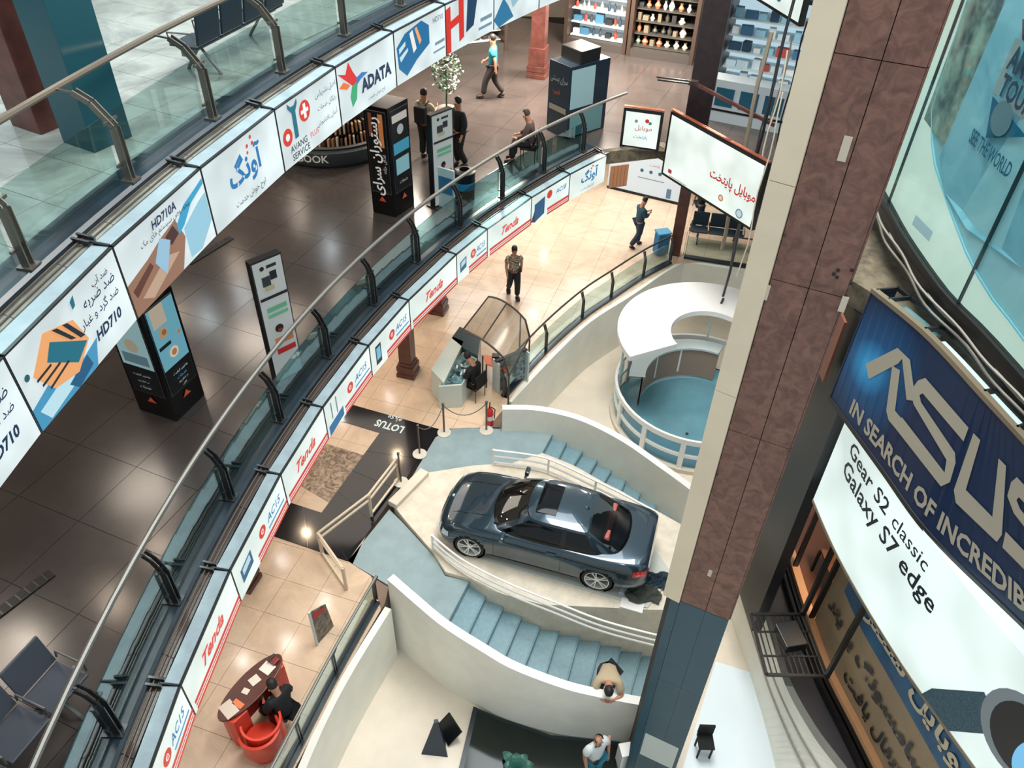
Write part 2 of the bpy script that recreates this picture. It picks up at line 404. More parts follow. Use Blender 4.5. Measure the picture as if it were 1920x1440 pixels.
# ---------------------------------------------------------------- railings
def curved_railing(name, label, C, R, Z, posts, hand_r, hand_a, lean, H=1.05, rail_m=STEEL, glass=GLASSD, clampang=(), post_m=None, w=.055):
    """curved balustrade: posts of two plates cranked inwards at the top, glass panes, tube handrail"""
    base = pol(C, R+.46, posts[0], Z); t = thing(name, label, 'railing', base)
    n = 40; MB().tube([pol(C, hand_r, hand_a[0]+(hand_a[1]-hand_a[0])*i/n, Z+H) for i in range(n+1)], .038, 8).build('handrail', rail_m, t, world=True, smooth=True)
    pm = post_m or DSTEEL
    for a in posts:
        mb = MB(); d = V((cos(RD(a)), sin(RD(a)), 0)); tn = V((-d.y, d.x, 0))
        b = pol(C, R+.46, a, Z+.09)
        for s in (-1, 1):
            o = tn*s*.035; pr = [(0, 0), (0, .62), (lean*.45, .86), (lean*.85, .955)]
            for k in range(3):
                (r1, z1), (r2, z2) = pr[k], pr[k+1]
                mb.bar(b+o+d*r1+V((0, 0, z1)), b+o+d*r2+V((0, 0, z2)), .014, .085 if k == 0 else .065, up=d)
        mb.box(b+V((0, 0, .01)), (.16, .16, .02), RD(a))
        for z in (.2, .68): mb.bar(b+V((0, 0, z))-tn*.11+d*.03, b+V((0, 0, z))+tn*.11+d*.03, .03, .03)
        mb.bar(b+d*lean*.8+V((0, 0, .94)), b+d*(hand_r-R-.46)+V((0, 0, H-.09)), .02, .02)
        mb.build('post', pm, t, world=True)
    P = sorted(posts, reverse=True)
    for a, b2 in zip(P, P[1:]):
        k = 4; mb = MB(); pr = [(R+.50, Z+.14), (R+.515, Z+.14), (R+.515, Z+.84), (R+.50, Z+.84)]
        mb.sweep(C, [RD(a-.18+(b2-a+.36)*i/k) for i in range(k+1)], pr).build('glass_pane', glass, t, world=True)
    return t
def clamps(C, R, Z, angs, nm):
    for i, a in enumerate(angs):
        mb = MB(); d = V((cos(RD(a)), sin(RD(a)), 0)); tn = V((-d.y, d.x, 0))
        for s in (-.045, .045):
            p = pol(C, R, a, Z)+tn*s
            mb.bar(p+d*.20+V((0, 0, .035)), p+d*.40+V((0, 0, .06)), .03, .05)
        mb.bar(pol(C, R+.02, a, Z+.012), pol(C, R+.24, a, Z+.03), .02, .02)
        mb.build('clamp', DSTEEL, nm, world=True)
posts2 = [183.4, 179.4, 175.2, 170.9, 166.8, 162.6, 158.4, 154.35, 150.3, 146.2, 142.1, 138.2]
rl2 = curved_railing('gallery_railing', 'curved glass and steel railing along the dark first gallery, crossing the whole picture', C2, RA2, Z2, posts2, RA2+.70, (186, 133.6), .20)
posts3 = [179.2, 175.7, 172.3, 168.85, 165.45, 162.1, 158.7, 155.3]
rl3 = curved_railing('gallery_railing', 'glass and steel railing of the uppermost gallery, top left of the picture', C3, RA3, Z3, posts3, RA3+1.05, (181, 152), .42, rail_m=mat('bronze_rail', (142, 130, 116), .3, .8), glass=GLASS, post_m=mat('post_steel', (120, 116, 108), .3, .75))
# ---------------------------------------------------------------- lightboxes
PANEL = glow('backlit_white', (226, 238, 232), .92, .22, 1.3)
PANEL2 = glow('backlit_pale', (214, 226, 228), .88, .25, 1.6)
BL, TE, RE, OR, NV = (40, 120, 180), (30, 110, 130), (214, 60, 48), (238, 168, 110), (24, 52, 84)
def lightbox(C, R, Z, h, aL, aR, label, items, panel, group):
    L, Rr = pol(C, R, aL), pol(C, R, aR); W = (Rr-L).length; u = (Rr-L).normalized(); n = V((u.y, -u.x, 0))
    base = (L+Rr)/2; base.z = Z-h
    t = thing('lightbox', label, 'lightbox', base, 0, group)
    e = .012
    def pt(x, y, z): return L+u*x-n*y+V((0, 0, z))
    a = [pt(e, .03, Z-h), pt(W-e, .03, Z-h), pt(W-e, .21, Z-h), pt(e, .21, Z-h)]
    b = [q+V((0, 0, h)) for q in a]
    MB().hexa(a, b).build('casing', BOXTOP, t, world=True)
    MB().hexa([pt(e, .0, Z-h), pt(W-e, .0, Z-h), pt(W-e, .028, Z-h), pt(e, .028, Z-h)], [pt(e, .0, Z-.02), pt(W-e, 0, Z-.02), pt(W-e, .028, Z-.02), pt(e, .028, Z-.02)]).build('front_panel', panel, t, world=True)
    MB().hexa([pt(e, -.006, Z-.02), pt(W-e, -.006, Z-.02), pt(W-e, .03, Z-.02), pt(e, .03, Z-.02)], [pt(e, -.006, Z), pt(W-e, -.006, Z), pt(W-e, .03, Z), pt(e, .03, Z)]).build('top_trim', DSTEEL, t, world=True)
    MB().hexa([pt(.002, -.008, Z-h), pt(.012, -.008, Z-h), pt(.012, .2, Z-h), pt(.002, .2, Z-h)], [pt(.002, -.008, Z+.01), pt(.012, -.008, Z+.01), pt(.012, .2, Z+.01), pt(.002, .2, Z+.01)]).build('end_trim', BLACK, t, world=True)
    F = face(V((L.x, L.y, Z-.02))+n*.0, u, (0, 0, -1), n, .004)
    art(t, F, W, h-.02, items, .75)
    return t
def stripes(x0=0.0, x1=1.0): return [('r', RE, (x0, .74, x1, .83)), ('r', RE, (x0, .86, x1, .90)), ('r', RE, (x0, .93, x1, 1))]
def tenda(): return stripes(.05) + [('t', (226, 72, 62), 'Tenda', .5, .42, .30, .62, .03, .5)]
def devpanel(kind):
    d = {0: [('p', (40, 96, 130), [(.1, .35), (.3, .28), (.3, .66), (.1, .72)]), ('p', (190, 220, 230), [(.13, .39), (.27, .33), (.27, .5), (.13, .56)])],
         1: [('p', (30, 34, 42), [(.12, .22), (.25, .22), (.25, .82), (.12, .82)]), ('p', (120, 190, 220), [(.14, .30), (.23, .30), (.23, .68), (.14, .68)])],
         2: [('r', (120, 128, 140), (.12, .1, .14, .6)), ('r', (120, 128, 140), (.22, .1, .24, .6)), ('p', (36, 110, 160), [(.04, .7), (.34, .62), (.34, .9), (.04, 1)])]}[kind]
    return stripes(.38) + d + [('c', RE, (.52, .40, .15)), ('t', (255, 240, 236), 'e', .52, .40, .14), ('t', BL, 'AC15', .76, .36, .20, .3, .02, .3), ('r', (90, 160, 205), (.62, .56, .95, .62))]
seams2 = [G(x, y, Z2) for x, y in ((1143, 293), (1065, 325), (991, 368), (915, 430), (848, 475), (772, 565), (697, 650), (610, 765), (525, 890), (430, 1070), (330, 1285))]
sa = [aEnd+i*(ang(C2, seams2[-1])-aEnd)/10 for i in range(13)]
sa = [ang(C2, q) for q in seams2]; sa += [sa[-1]+3.7, sa[-1]+7.4]
AV = 'آونگ'
L2B = [('white lightbox with blue Persian script at the far right end of the lower gallery edge', [('t', BL, AV, .55, .42, .55, .5, .03), ('c', RE, (.62, .1, .04)), ('c', RE, (.58, .17, .04)), ('t', NV, 'اوج خوش خدمت', .5, .84, .13, .6)]),
  ('lightbox with blue phone picture and red circle, second from the far end below', stripes(.42)+[('p', (34, 90, 130), [(.08, .32), (.34, .22), (.34, .85), (.08, 1)]), ('p', (40, 60, 80), [(.0, .9), (.08, .55), (.12, 1)]), ('c', RE, (.46, .25, .15)), ('t', BL, 'AC18', .76, .30, .18, .3, .02, .3)]),
  ('red and white lettered lightbox above the plaid shirt man, between two device panels', tenda()),
  ('lightbox with router pictures and red disc left of the plaid shirt man', devpanel(0)),
  ('red lettered lightbox right above the small dark column foot, nearer than the plaid shirt man', tenda()),
  ('lightbox with a black phone picture and red disc, above the top of the maroon column', devpanel(1)),
  ('lightbox with two antennas and red disc, above the far end of the black mat', devpanel(2)),
  ('red lettered lightbox directly above the stone patch in the black mat', tenda()),
  ('lightbox with red disc directly above the near end of the black mat', devpanel(0)),
  ('red lettered lightbox above the tiled beige floor, nearest whole one of the lower row', tenda()),
  ('lightbox with blue print above the red reception desk', devpanel(2)),
  ('nearest lightbox at the bottom edge of the picture', tenda())]
for i, (lb, it) in enumerate(L2B): lightbox(C2, RA2, Z2, .74, sa[i+1], sa[i], lb, it, PANEL, 'lower gallery lightboxes')
clamps(C2, RA2, Z2, sa, rl2)
seams3 = [G(x, y, Z3) for x, y in ((208, 462), (375, 315), (511, 205), (632, 127), (737, 60), (833, 8))]
ta = [ang(C3, q) for q in seams3]; st = (ta[0]-ta[-1])/5
ta = [ta[0]+2*st, ta[0]+st] + ta + [ta[-1]-st*k for k in (1, 2, 3, 4)]
HDT = [('t', NV, 'ضد آب', .80, .13, .12, None, .01), ('t', NV, 'ضد ضربه', .76, .27, .14, None, .01), ('t', NV, 'ضد گرد و غبار', .72, .43, .15, None, .01), ('t', NV, 'HD710', .74, .68, .14, None, .04, .2)]
HDP = [('p', (70, 150, 190), [(0, .72), (.2, .62), (.42, .78), (.62, .70), (.55, 1), (0, 1)]), ('p', (190, 225, 235), [(.05, .8), (.3, .72), (.4, .9), (.1, .98)]), ('p', (30, 90, 130), [(.3, .86), (.5, .76), (.52, .92), (.36, 1)]),
  ('p', OR, [(.10, .42), (.27, .12), (.50, .28), (.56, .62), (.40, .84), (.20, .74)]), ('p', TE, [(.22, .42), (.29, .26), (.54, .62), (.42, .74)]),
  ('p', (30, 40, 50), [(.11, .48), (.24, .46), (.24, .49), (.11, .51)]), ('p', (30, 40, 50), [(.13, .57), (.30, .53), (.30, .56), (.13, .60)]), ('p', (30, 40, 50), [(.17, .67), (.36, .60), (.36, .63), (.17, .70)]), ('p', (30, 40, 50), [(.33, .17), (.37, .2), (.47, .48), (.43, .44)]), ('p', (30, 40, 50), [(.41, .22), (.45, .25), (.54, .54), (.50, .52)]), ('c', (40, 90, 110), (.06, .36, .04)), ('p', TE, [(.52, .08), (.56, .04), (.55, .16), (.52, .18)])]
# brown slats and hummingbird shapes are flat print on the panel
ROCK = [('p', (150, 112, 92), [(0, .55), (.25, .46), (.42, .36), (.60, .30), (.66, .62), (.55, 1), (0, 1)]), ('p', (96, 58, 48), [(.04, .66), (.26, .52), (.28, .6), (.06, .78)]), ('p', (190, 160, 138), [(.1, .84), (.42, .62), (.56, .72), (.2, .96)]), ('p', (70, 44, 42), [(.46, .40), (.56, .34), (.60, .5), (.5, .56)]), ('p', (150, 190, 215), [(.30, .58), (.40, .34), (.50, .48), (.38, .84)]),
   ('p', (60, 160, 200), [(.60, .38), (.72, .22), (.9, .14), (.98, .1), (.98, .18), (.8, .28), (.68, .46), (.6, .52)]), ('p', (150, 200, 220), [(.66, .5), (.88, .34), (.98, .3), (.98, .72), (.8, .96), (.66, .94)])]
L3B = [('lightbox with dark Persian lines, cut by the left edge of the picture', HDT+HDP), ('lightbox with an orange striped drive case, lettered HD710, on the upper gallery edge', None),
  ('x', None)]
L3items = [
 ('upper gallery lightbox cut by the left edge of the picture', HDP+HDT),
 ('upper lightbox with an orange and teal drive case and four dark text lines', HDP+HDT),
 ('upper lightbox with a brown rock picture and blue water splash', ROCK+[('t', NV, 'HD710A', .50, .13, .12, None, .03, .2), ('t', NV, 'مخصوص سیستم های مک', .50, .26, .12, .7, 0, .1)]),
 ('upper lightbox with large blue Persian script and small red dots', [('t', BL, AV, .50, .45, .52, .62, .03), ('c', RE, (.62, .08, .03)), ('c', RE, (.56, .17, .03)), ('c', RE, (.63, .18, .03)), ('c', RE, (.55, .26, .025)), ('t', NV, 'اوج خوش خدمت', .5, .86, .14, .6)]),
 ('upper lightbox with a blue wrench, a red cross badge and three text lines', [('c', RE, (.12, .52, .14)), ('c', (236, 240, 238), (.12, .52, .06)), ('c', RE, (.42, .30, .17)), ('r', (250, 246, 244), (.36, .27, .48, .33)), ('r', (250, 246, 244), (.40, .18, .44, .42)), ('p', TE, [(.22, .62), (.22, .2), (.17, .1), (.17, 0.02), (.22, .1), (.27, .1), (.32, .02), (.32, .1), (.28, .2), (.28, .62)]),
   ('t', (40, 40, 46), 'AVANG', .26, .74, .11, None, .01), ('t', (40, 40, 46), 'SERVICE', .28, .88, .11, None, .01), ('t', RE, 'PLUS', .52, .74, .09), ('t', NV, 'اصل نشریاس', .78, .20, .12, .4), ('t', NV, 'رایگان خدمات', .78, .42, .12, .4), ('t', NV, 'آسان یافراموش', .76, .66, .12, .42)]),
 ('upper lightbox with a red and green hummingbird and blue capital letters', [('p', (220, 50, 50), [(.2, .40), (.02, .12), (.14, .20), (.20, .02), (.26, .22), (.34, .42), (.26, .5)]), ('p', (236, 120, 60), [(.10, .3), (.2, .42), (.14, .46), (.02, .36)]), ('p', (60, 170, 120), [(.22, .46), (.32, .42), (.28, .72), (.20, .82), (.18, .62)]), ('p', (60, 120, 190), [(.30, .36), (.40, .32), (.50, .38), (.38, .42), (.30, .48)]), ('t', NV, 'ADATA', .64, .56, .25, .64, .05), ('t', NV, 'اوج خوش خدمت', .62, .86, .10, .5)]),
 ('upper lightbox with a blue stacked drive picture', [('p', (30, 110, 160), [(.04, .3), (.2, .12), (.52, .04), (.66, .2), (.66, .55), (.4, .72), (.2, .92), (.06, .7)]), ('p', (200, 225, 235), [(.08, .34), (.2, .26), (.2, .34), (.08, .44)]), ('p', (200, 225, 235), [(.08, .5), (.24, .4), (.24, .46), (.1, .6)]), ('p', (235, 236, 230), [(.28, .16), (.34, .12), (.4, .5), (.34, .56)]), ('p', OR, [(.38, .12), (.42, .1), (.5, .4), (.46, .46)]), ('t', NV, 'HD710', .84, .16, .10, .24), ('r', (120, 150, 165), (.76, .6, .96, .66)), ('r', (120, 150, 165), (.72, .76, .96, .80))]),
 ('upper lightbox with a red frame and a dark blue device', [('p', (214, 54, 44), [(0, .1), (.1, .06), (.1, .36), (.26, .30), (.26, 0), (.36, 0), (.36, .8), (.26, .86), (.26, .46), (.1, .52), (.1, .98), (0, 1)]), ('p', (26, 64, 96), [(.44, .02), (.66, 0), (.56, .66), (.40, .74)]), ('r', (120, 150, 165), (.7, .6, .95, .68)), ('r', (120, 150, 165), (.66, .78, .95, .84))]),
 ('upper lightbox with scattered blue splash picture', [('p', (50, 120, 160), [(0, .8), (.2, .4), (.3, .6), (.42, .9), (.1, 1)]), ('p', (150, 190, 205), [(.3, .3), (.5, .1), (.6, .5), (.4, .7)]), ('t', NV, 'HD710', .75, .3, .12, .3)]),
 ('upper lightbox of pale blue print nearest the top edge of the picture', [('p', (160, 200, 215), [(0, .3), (.3, .1), (.6, .5), (.2, .9)]), ('r', (90, 130, 150), (.6, .5, .9, .6))]),
 ('brownish upper lightbox at the top edge of the picture', [('r', (176, 140, 112), (.02, .05, .98, .95)), ('r', (220, 200, 180), (.3, .3, .9, .6))])]
for i, (lb, it) in enumerate(L3items):
    if i+1 < len(ta): lightbox(C3, RA3, Z3, .9, ta[i], ta[i+1], lb, it, PANEL2, 'upper gallery lightboxes')
clamps(C3, RA3, Z3, ta, rl3)
# ================================================================ landing, podium, stairs, parapets
RISE = .165
nL_in = [(880, 1090), (910, 1117), (943, 1137), (977, 1155), (1012, 1173), (1047, 1183), (1085, 1193), (1125, 1203), (1163, 1213), (1202, 1223), (1240, 1231)]
nL_out = [(838, 1170), (873, 1195), (908, 1213), (945, 1232), (982, 1250), (1022, 1265), (1062, 1277), (1103, 1287), (1142, 1297), (1180, 1304), (1218, 1311)]
nR_in = [(1017, 849), (1046, 860), (1075, 872), (1104, 888), (1132, 904), (1164, 920), (1195, 938), (1227, 955), (1258, 972), (1290, 990)]
nR_out = [(1034, 818), (1062, 828), (1094, 841), (1123, 856), (1152, 870), (1177, 888), (1206, 905), (1234, 923), (1264, 942), (1294, 960)]
def stair(name, label, pin, pout, land, ext_in=.0, ext_out=.12):
    IN = [G(*p, -RISE*k) for k, p in enumerate(pin)]; OUT = [G(*p, -RISE*k) for k, p in enumerate(pout)]
    for a, b in zip(IN, OUT):
        d = (b-a); d.z = 0; d.normalize(); b += d*ext_out; a -= d*ext_in
    t = thing(name, label, 'stairs', V((IN[0].x, IN[0].y, Z0)))
    m = BLUEST
    for k in range(len(IN)-1):
        z = -RISE*(k+1); a, b, c, d = IN[k], OUT[k], OUT[k+1], IN[k+1]
        back = ((a-d)+(b-c))/2; back.z = 0; back = back.normalized()*.0
        poly = [a, b, c+(c-b)*.05, d+(d-a)*.05]
        MB().prism(poly, Z0 if z > Z0 else z-.1, z-.0).build('step', m, t, world=True, bevel=.008)
        # dark joint under each nosing
        nz = MB().prism([a+(d-a)*-.03, b+(c-b)*-.03, b+(c-b)*.012, a+(d-a)*.012], z+RISE-.03, z+RISE+.003)
        nz.build('nosing', mat('nosing_blue', (96, 132, 146), .4), t, world=True)
    return IN, OUT
INL, OUTL = stair('curved_stairs', 'blue grey curved stairs going down in front of the dark car, where a man leans', nL_in, nL_out, None)
INR, OUTR = stair('curved_stairs', 'blue grey curved stairs going down behind the dark car, beside the round basin', nR_in, nR_out, None, ext_in=.45)
# landing slabs around the podium
POD = .10
landL = [G(652, 1052), G(730, 955), G(760, 985), G(815, 1045), G(835, 1080), INL[0], OUTL[0], G(728, 1097)]
MB().prism(landL, Z0, -.0).build('floor', BLUELAND, kind='structure')
landR = [G(743, 945), G(825, 805), G(880, 802), G(937, 804), G(985, 806), OUTR[0], INR[0], G(960, 868), G(890, 872), G(800, 888)]
MB().prism(landR, Z0, -.0).build('floor', BLUELAND, kind='structure')
# podium under the car
podp = [G(738, 948, POD), G(800, 886, POD), G(890, 872, POD), G(960, 868, POD)] + [G(*p, POD) for p in nR_in]
podp2 = [V((q.x, q.y, 0)) for q in reversed(INL[0:])] + [G(835, 1072, POD), G(812, 1035, POD), G(762, 978, POD)]
PODM = mat('podium_cream', (222, 212, 194), .5, c2=(204, 194, 176), scale=4)
pod = MB().prism(podp+[V((3.5, 9.3, 0)), V((3.3, 8.9, 0))]+podp2, Z0, POD).build('car_podium', PODM, bevel=.01); pod['kind'] = 'structure'
# a second slightly raised grey display deck right under the car, its edge reads as a line
deck = [G(880, 1044, POD), G(905, 905, POD), G(1180, 960, POD), G(1262, 1080, POD), G(1214, 1141, POD)]
dk = MB().prism(deck, POD, POD+.03).build('display_deck', mat('deck_grey', (196, 200, 192), .4, var=.05), bevel=.008); tag(dk, 'pale grey display deck lying under the dark car on the podium', 'deck')
# low stone kerb in front of the car nose
k = MB(); a, b = G(736, 950, POD), G(797, 888, POD); d = (b-a).normalized()
k.bar(a+V((0, 0, .05)), b+V((0, 0, .05)), .24, .16); k.build('kerb_podium', CREAM2, kind='structure', bevel=.02)
# parapets
def parapet(name, pts, top, bot, t, side, capw=.17):
    P = pts; n = len(P)
    wallstrip('w', P, bot, top, t, CREAM, side=side).build(name, CREAM, kind='structure', smooth=True)
    cap = wallstrip('w', [q for q in P], [z for z in top], [z+.035 for z in top], capw, WHITE, side=side)
    cap.build('trim_1', WHITE, kind='structure', smooth=True)
ob = [G(*p, Z0) for p in ((743, 1213), (787, 1250), (833, 1287), (892, 1323), (950, 1353), (1033, 1377), (1093, 1387), (1187, 1395), (1260, 1396))]
obs = spline(ob, 4); L = [0]
for a, b in zip(obs, obs[1:]): L.append(L[-1]+(b-a).length)
def lerp(x, X, Y):
    if x <= X[0]: return Y[0]
    for i in range(len(X)-1):
        if x <= X[i+1]: return Y[i]+(Y[i+1]-Y[i])*(x-X[i])/(X[i+1]-X[i])
    return Y[-1]
tot = L[-1]
ztop = [lerp(l/tot, [0, .4, 1], [.62, .34, -.45]) for l in L]
parapet('wall_parapet_near', obs, ztop, Z0, .14, 1)
# far parapet: top edge follows its own line
ft = [((942, 770), .70), ((1000, 771), .70), ((1060, 782), .66), ((1110, 800), .56), ((1170, 832), .36), ((1230, 874), .12), ((1285, 914), -.12), ((1330, 950), -.32)]
fp = [G(*p, z) for p, z in ft]; fs = spline(fp, 4)
fz = [q.z for q in fs]; parapet('wall_parapet_far', fs, fz, Z0, .14, 1)
# black skirting line on the lowest floor along the walls
# ---------------------------------------------------------------- podium rails
def barrail(name, label, pts, heights, posts, m, r=.022):
    t = thing(name, label, 'railing', V((pts[0].x, pts[0].y, pts[0].z)))
    sp = spline(pts, 6)
    for h in heights: MB().tube([q+V((0, 0, h)) for q in sp], r, 7).build('rail_bar', m, t, world=True, smooth=True)
    for f in posts:
        q = sp[min(len(sp)-1, int(f*(len(sp)-1)))]
        MB().box(q+V((0, 0, heights[-1]/2+.01)), (.045, .045, heights[-1]+.02)).build('post', m, t, world=True)
    return t
near = [G(812, 1030, POD), G(868, 1075, POD), G(950, 1118, POD), G(1040, 1155, POD), G(1130, 1190, POD), G(1250, 1222, POD)]
near = [V((q.x, q.y, POD)) for q in near]
barrail('podium_rail', 'low white three bar rail on the podium edge in front of the dark car', near, (.10, .27, .46), (0,), WHITE)
far = [V((q.x, q.y, POD)) for q in (G(925, 872, POD), G(1005, 883, POD), G(1046, 897, POD), G(1104, 925, POD), G(1164, 955, POD), G(1227, 990, POD))]
barrail('podium_rail', 'low white three bar rail on the podium edge behind the dark car', far, (.10, .30, .50), (0, .33, .66), WHITE, .026)
# ================================================================ round basin pavilion
pc = V((5.2, 16.85, 0))
t = thing('round_basin', 'round white railed enclosure with a blue floor, half hidden by the tall pillar', 'enclosure', (pc.x, pc.y, Z0))
TEALF = mat('teal_floor', (98, 146, 160), .35, var=.12, scale=1.5)
MB().lathe([(0, .1), (2.22, .1), (2.22, 0), (2.38, 0), (2.38, .14), (2.22, .14)], n=64).build('base_ring', CREAM2, t, smooth=True)
MB().lathe([(0, .12), (2.2, .12)], n=64).build('blue_floor', TEALF, t)
for z0, z1, r in ((.52, .62, 2.30), (1.02, 1.18, 2.33)):
    MB().lathe([(r-.07, z0), (r, z0), (r, z1), (r-.07, z1), (r-.07, z0)], n=64, a0=RD(95) if z0 < 1 else 0, a1=RD(420) if z0 < 1 else 2*pi).build('ring_rail', WHITE, t, smooth=True)
MB().lathe([(2.25, .14), (2.25, 1.02)], n=64, a0=RD(150), a1=RD(330)).build('curved_glass', glassmat('blue_glass', (150, 196, 210), .93), t, smooth=True)
for a in (118, 140, 168, 196, 224, 252, 288, 330, 20):
    MB().box((2.28*cos(RD(a)), 2.28*sin(RD(a)), .6), (.09, .14, 1.1), RD(a)).build('post', WHITE, t)
MB().lathe([(0, .125), (.045, .125), (.045, .14), (0, .14)], c=(-.3, -.9, 0), n=12).build('drain', DSTEEL, t)
# inner counter with tan screen frame, seen under the roof
MB().lathe([(1.5, 1.2), (1.95, 1.2), (1.95, 1.26), (1.5, 1.26), (1.5, 1.2)], n=40, a0=RD(60), a1=RD(175)).build('counter_top', OFFW, t, smooth=True)
MB().lathe([(1.56, .2), (1.6, .2), (1.6, 1.2), (1.56, 1.2), (1.56, .2)], n=40, a0=RD(60), a1=RD(175)).build('counter_front', mat('tan_panel', (150, 128, 112), .5), t, smooth=True)
for a in (100, 130): MB().box((1.58*cos(RD(a)), 1.58*sin(RD(a)), .8), (.06, .05, .9), RD(a)).build('mullion', WHITE, t)
for a in (75, 110, 145, 172): MB().tube([(2.2*cos(RD(a)), 2.2*sin(RD(a)), .1), (2.2*cos(RD(a)), 2.2*sin(RD(a)), 2.66)], .035, 8).build('roof_post', OFFW, t, smooth=True)
t = thing('crescent_canopy', 'thick white crescent canopy above the round enclosure, dark cable lying on it', 'canopy', (pc.x+.05, pc.y+.15, .86))
prof = [(1.06, 0), (2.48, 0), (2.48, .15), (1.06, .15), (1.06, 0)]
mb = MB(); aa = [RD(42+i*(205-42)/60) for i in range(61)]; mb.sweep((0, 0), aa, prof[:4]).build('roof_slab', WHITE, t, smooth=True)
# ================================================================ the car (left-hand side faces the viewer)
CARP = V((.745, 10.70, POD+.03)); CARYAW = 2.8685
car = thing('coupe_car', 'dark blue grey two door coupe displayed on the podium between two curved stairs', 'car', CARP, CARYAW)
PAINT = mat('car_paint', (42, 62, 74), .22, .5, coat=1)
TINT = mat('dark_car_glass', (6, 9, 12), .08, 0, spec=.35)
CGL = glassmat('car_glass', (120, 140, 146), .86)
def rs(pts, n):   # resample catmull
    return spline([V((*q, 0)) if len(q) == 2 else V(q) for q in pts], n)
# lower body: stations along x, half section listed from the sill up to the centre line
#      x, [ (y,z) bottom, sill, flank, waist, shoulder, deck edge, deck mid, centre ]
ST = [(-2.30, [(.50, .42), (.58, .46), (.62, .56), (.62, .66), (.60, .74), (.50, .80), (.28, .82), (0, .83)]),
      (-2.27, [(.60, .26), (.72, .34), (.76, .52), (.75, .72), (.70, .86), (.56, .93), (.30, .965), (0, .975)]),
      (-2.12, [(.70, .22), (.82, .32), (.855, .52), (.845, .74), (.78, .90), (.62, .965), (.34, .995), (0, 1.005)]),
      (-1.85, [(.76, .21), (.87, .31), (.89, .52), (.88, .76), (.82, .915), (.66, .97), (.36, 1.0), (0, 1.01)]),
      (-1.45, [(.78, .2), (.885, .30), (.90, .52), (.895, .78), (.84, .92), (.68, .96), (.36, .98), (0, .985)]),
      (-1.0, [(.79, .18), (.88, .28), (.895, .50), (.885, .76), (.82, .915), (.68, .93), (.36, .93), (0, .93)]),
      (-.3, [(.79, .17), (.865, .25), (.87, .48), (.872, .74), (.80, .90), (.68, .91), (.36, .91), (0, .91)]),
      (.5, [(.79, .17), (.86, .25), (.865, .47), (.868, .72), (.80, .88), (.68, .91), (.36, .92), (0, .92)]),
      (.95, [(.79, .18), (.87, .27), (.88, .48), (.876, .72), (.80, .875), (.66, .93), (.36, .965), (0, .975)]),
      (1.35, [(.79, .2), (.885, .29), (.895, .50), (.885, .70), (.80, .845), (.62, .89), (.36, .915), (0, .925)]),
      (1.70, [(.77, .2), (.875, .29), (.885, .48), (.87, .66), (.77, .79), (.58, .835), (.34, .86), (0, .87)]),
      (1.93, [(.70, .2), (.82, .28), (.845, .46), (.82, .60), (.70, .70), (.52, .755), (.32, .785), (0, .80)]),
      (2.06, [(.56, .2), (.70, .27), (.735, .43), (.71, .55), (.60, .62), (.46, .67), (.28, .705), (0, .725)]),
      (2.13, [(.34, .22), (.46, .28), (.50, .40), (.49, .49), (.44, .55), (.34, .60), (.2, .63), (0, .645)])]
def lerpsec(k, t):
    def cr(a, b, c, d): return .5*((2*b)+(c-a)*t+(2*a-5*b+4*c-d)*t*t+(3*b-a-3*c+d)*t**3)
    A = [ST[max(k-1, 0)], ST[k], ST[k+1], ST[min(k+2, len(ST)-1)]]
    x = ST[k][0]+(ST[k+1][0]-ST[k][0])*t
    # y,z interpolation by x with finite differences is close enough to catmull here
    return x, [(cr(*[s[1][j][0] for s in A]), cr(*[s[1][j][1] for s in A])) for j in range(8)]
secs = []
for k in range(len(ST)-1):
    n = max(3, int(abs(ST[k+1][0]-ST[k][0])/.035))
    for i in range(n): secs.append(lerpsec(k, i/n))
secs.append((ST[-1][0], ST[-1][1]))
NV_ = 28
grid = []
for x, s in secs:
    row = spline([V((0, y, z)) for y, z in s], 4); full = [V((x, q.y, q.z)) for q in row]; full += [V((x, -q.y, q.z)) for q in reversed(row[:-1])]
    grid.append(full)
WX = (1.345, -1.345)
body = MB(); q = len(grid[0])
for row in grid: body.v += row
keep = []
for i in range(len(grid)-1):
    for j in range(q-1):
        f = (i*q+j, i*q+j+1, (i+1)*q+j+1, (i+1)*q+j); c = sum((body.v[a] for a in f), V((0, 0, 0)))/4
        if abs(c.y) > .6 and any((c.x-wx)**2+(c.z-.32)**2 < .362**2 for wx in WX): continue
        body.f.append(f)
body.f.append(tuple(range(q))); body.f.append(tuple((len(grid)-1)*q+j for j in range(q)))
bo = body.build('body', PAINT, car, smooth=True)
def surf_z(x, y):
    best = min(range(len(secs)), key=lambda i: abs(secs[i][0]-x)); row = grid[best]; n = (q+1)//2
    pts = row[n//2:n]
    for a, b in zip(pts, pts[1:]):
        if min(a.y, b.y) <= abs(y) <= max(a.y, b.y): return a.z+(b.z-a.z)*(abs(y)-a.y)/((b.y-a.y) or 1)
    return row[n-1].z
# wheel arch liners and flared lips
for wx in WX:
    for s in (1, -1):
        o = MB().lathe([(.36, 0), (.36, -.34), (.02, -.34)], n=28).build('arch_liner', BLACKP, car)
        o.location = (wx, .86*s, .32); o.rotation_euler = (RD(-90) if s > 0 else RD(90), 0, 0)
        lip = [V((wx+.365*cos(RD(a)), .865*s if abs(a-90) < 70 else .86*s, .32+.365*sin(RD(a)))) for a in range(-22, 203, 9)]
        MB().tube(lip, .018, 6).build('arch_lip', PAINT, car, smooth=True)
# underbody
MB().box((0, 0, .22), (3.9, 1.4, .1)).build('underbody', BLACKP, car)
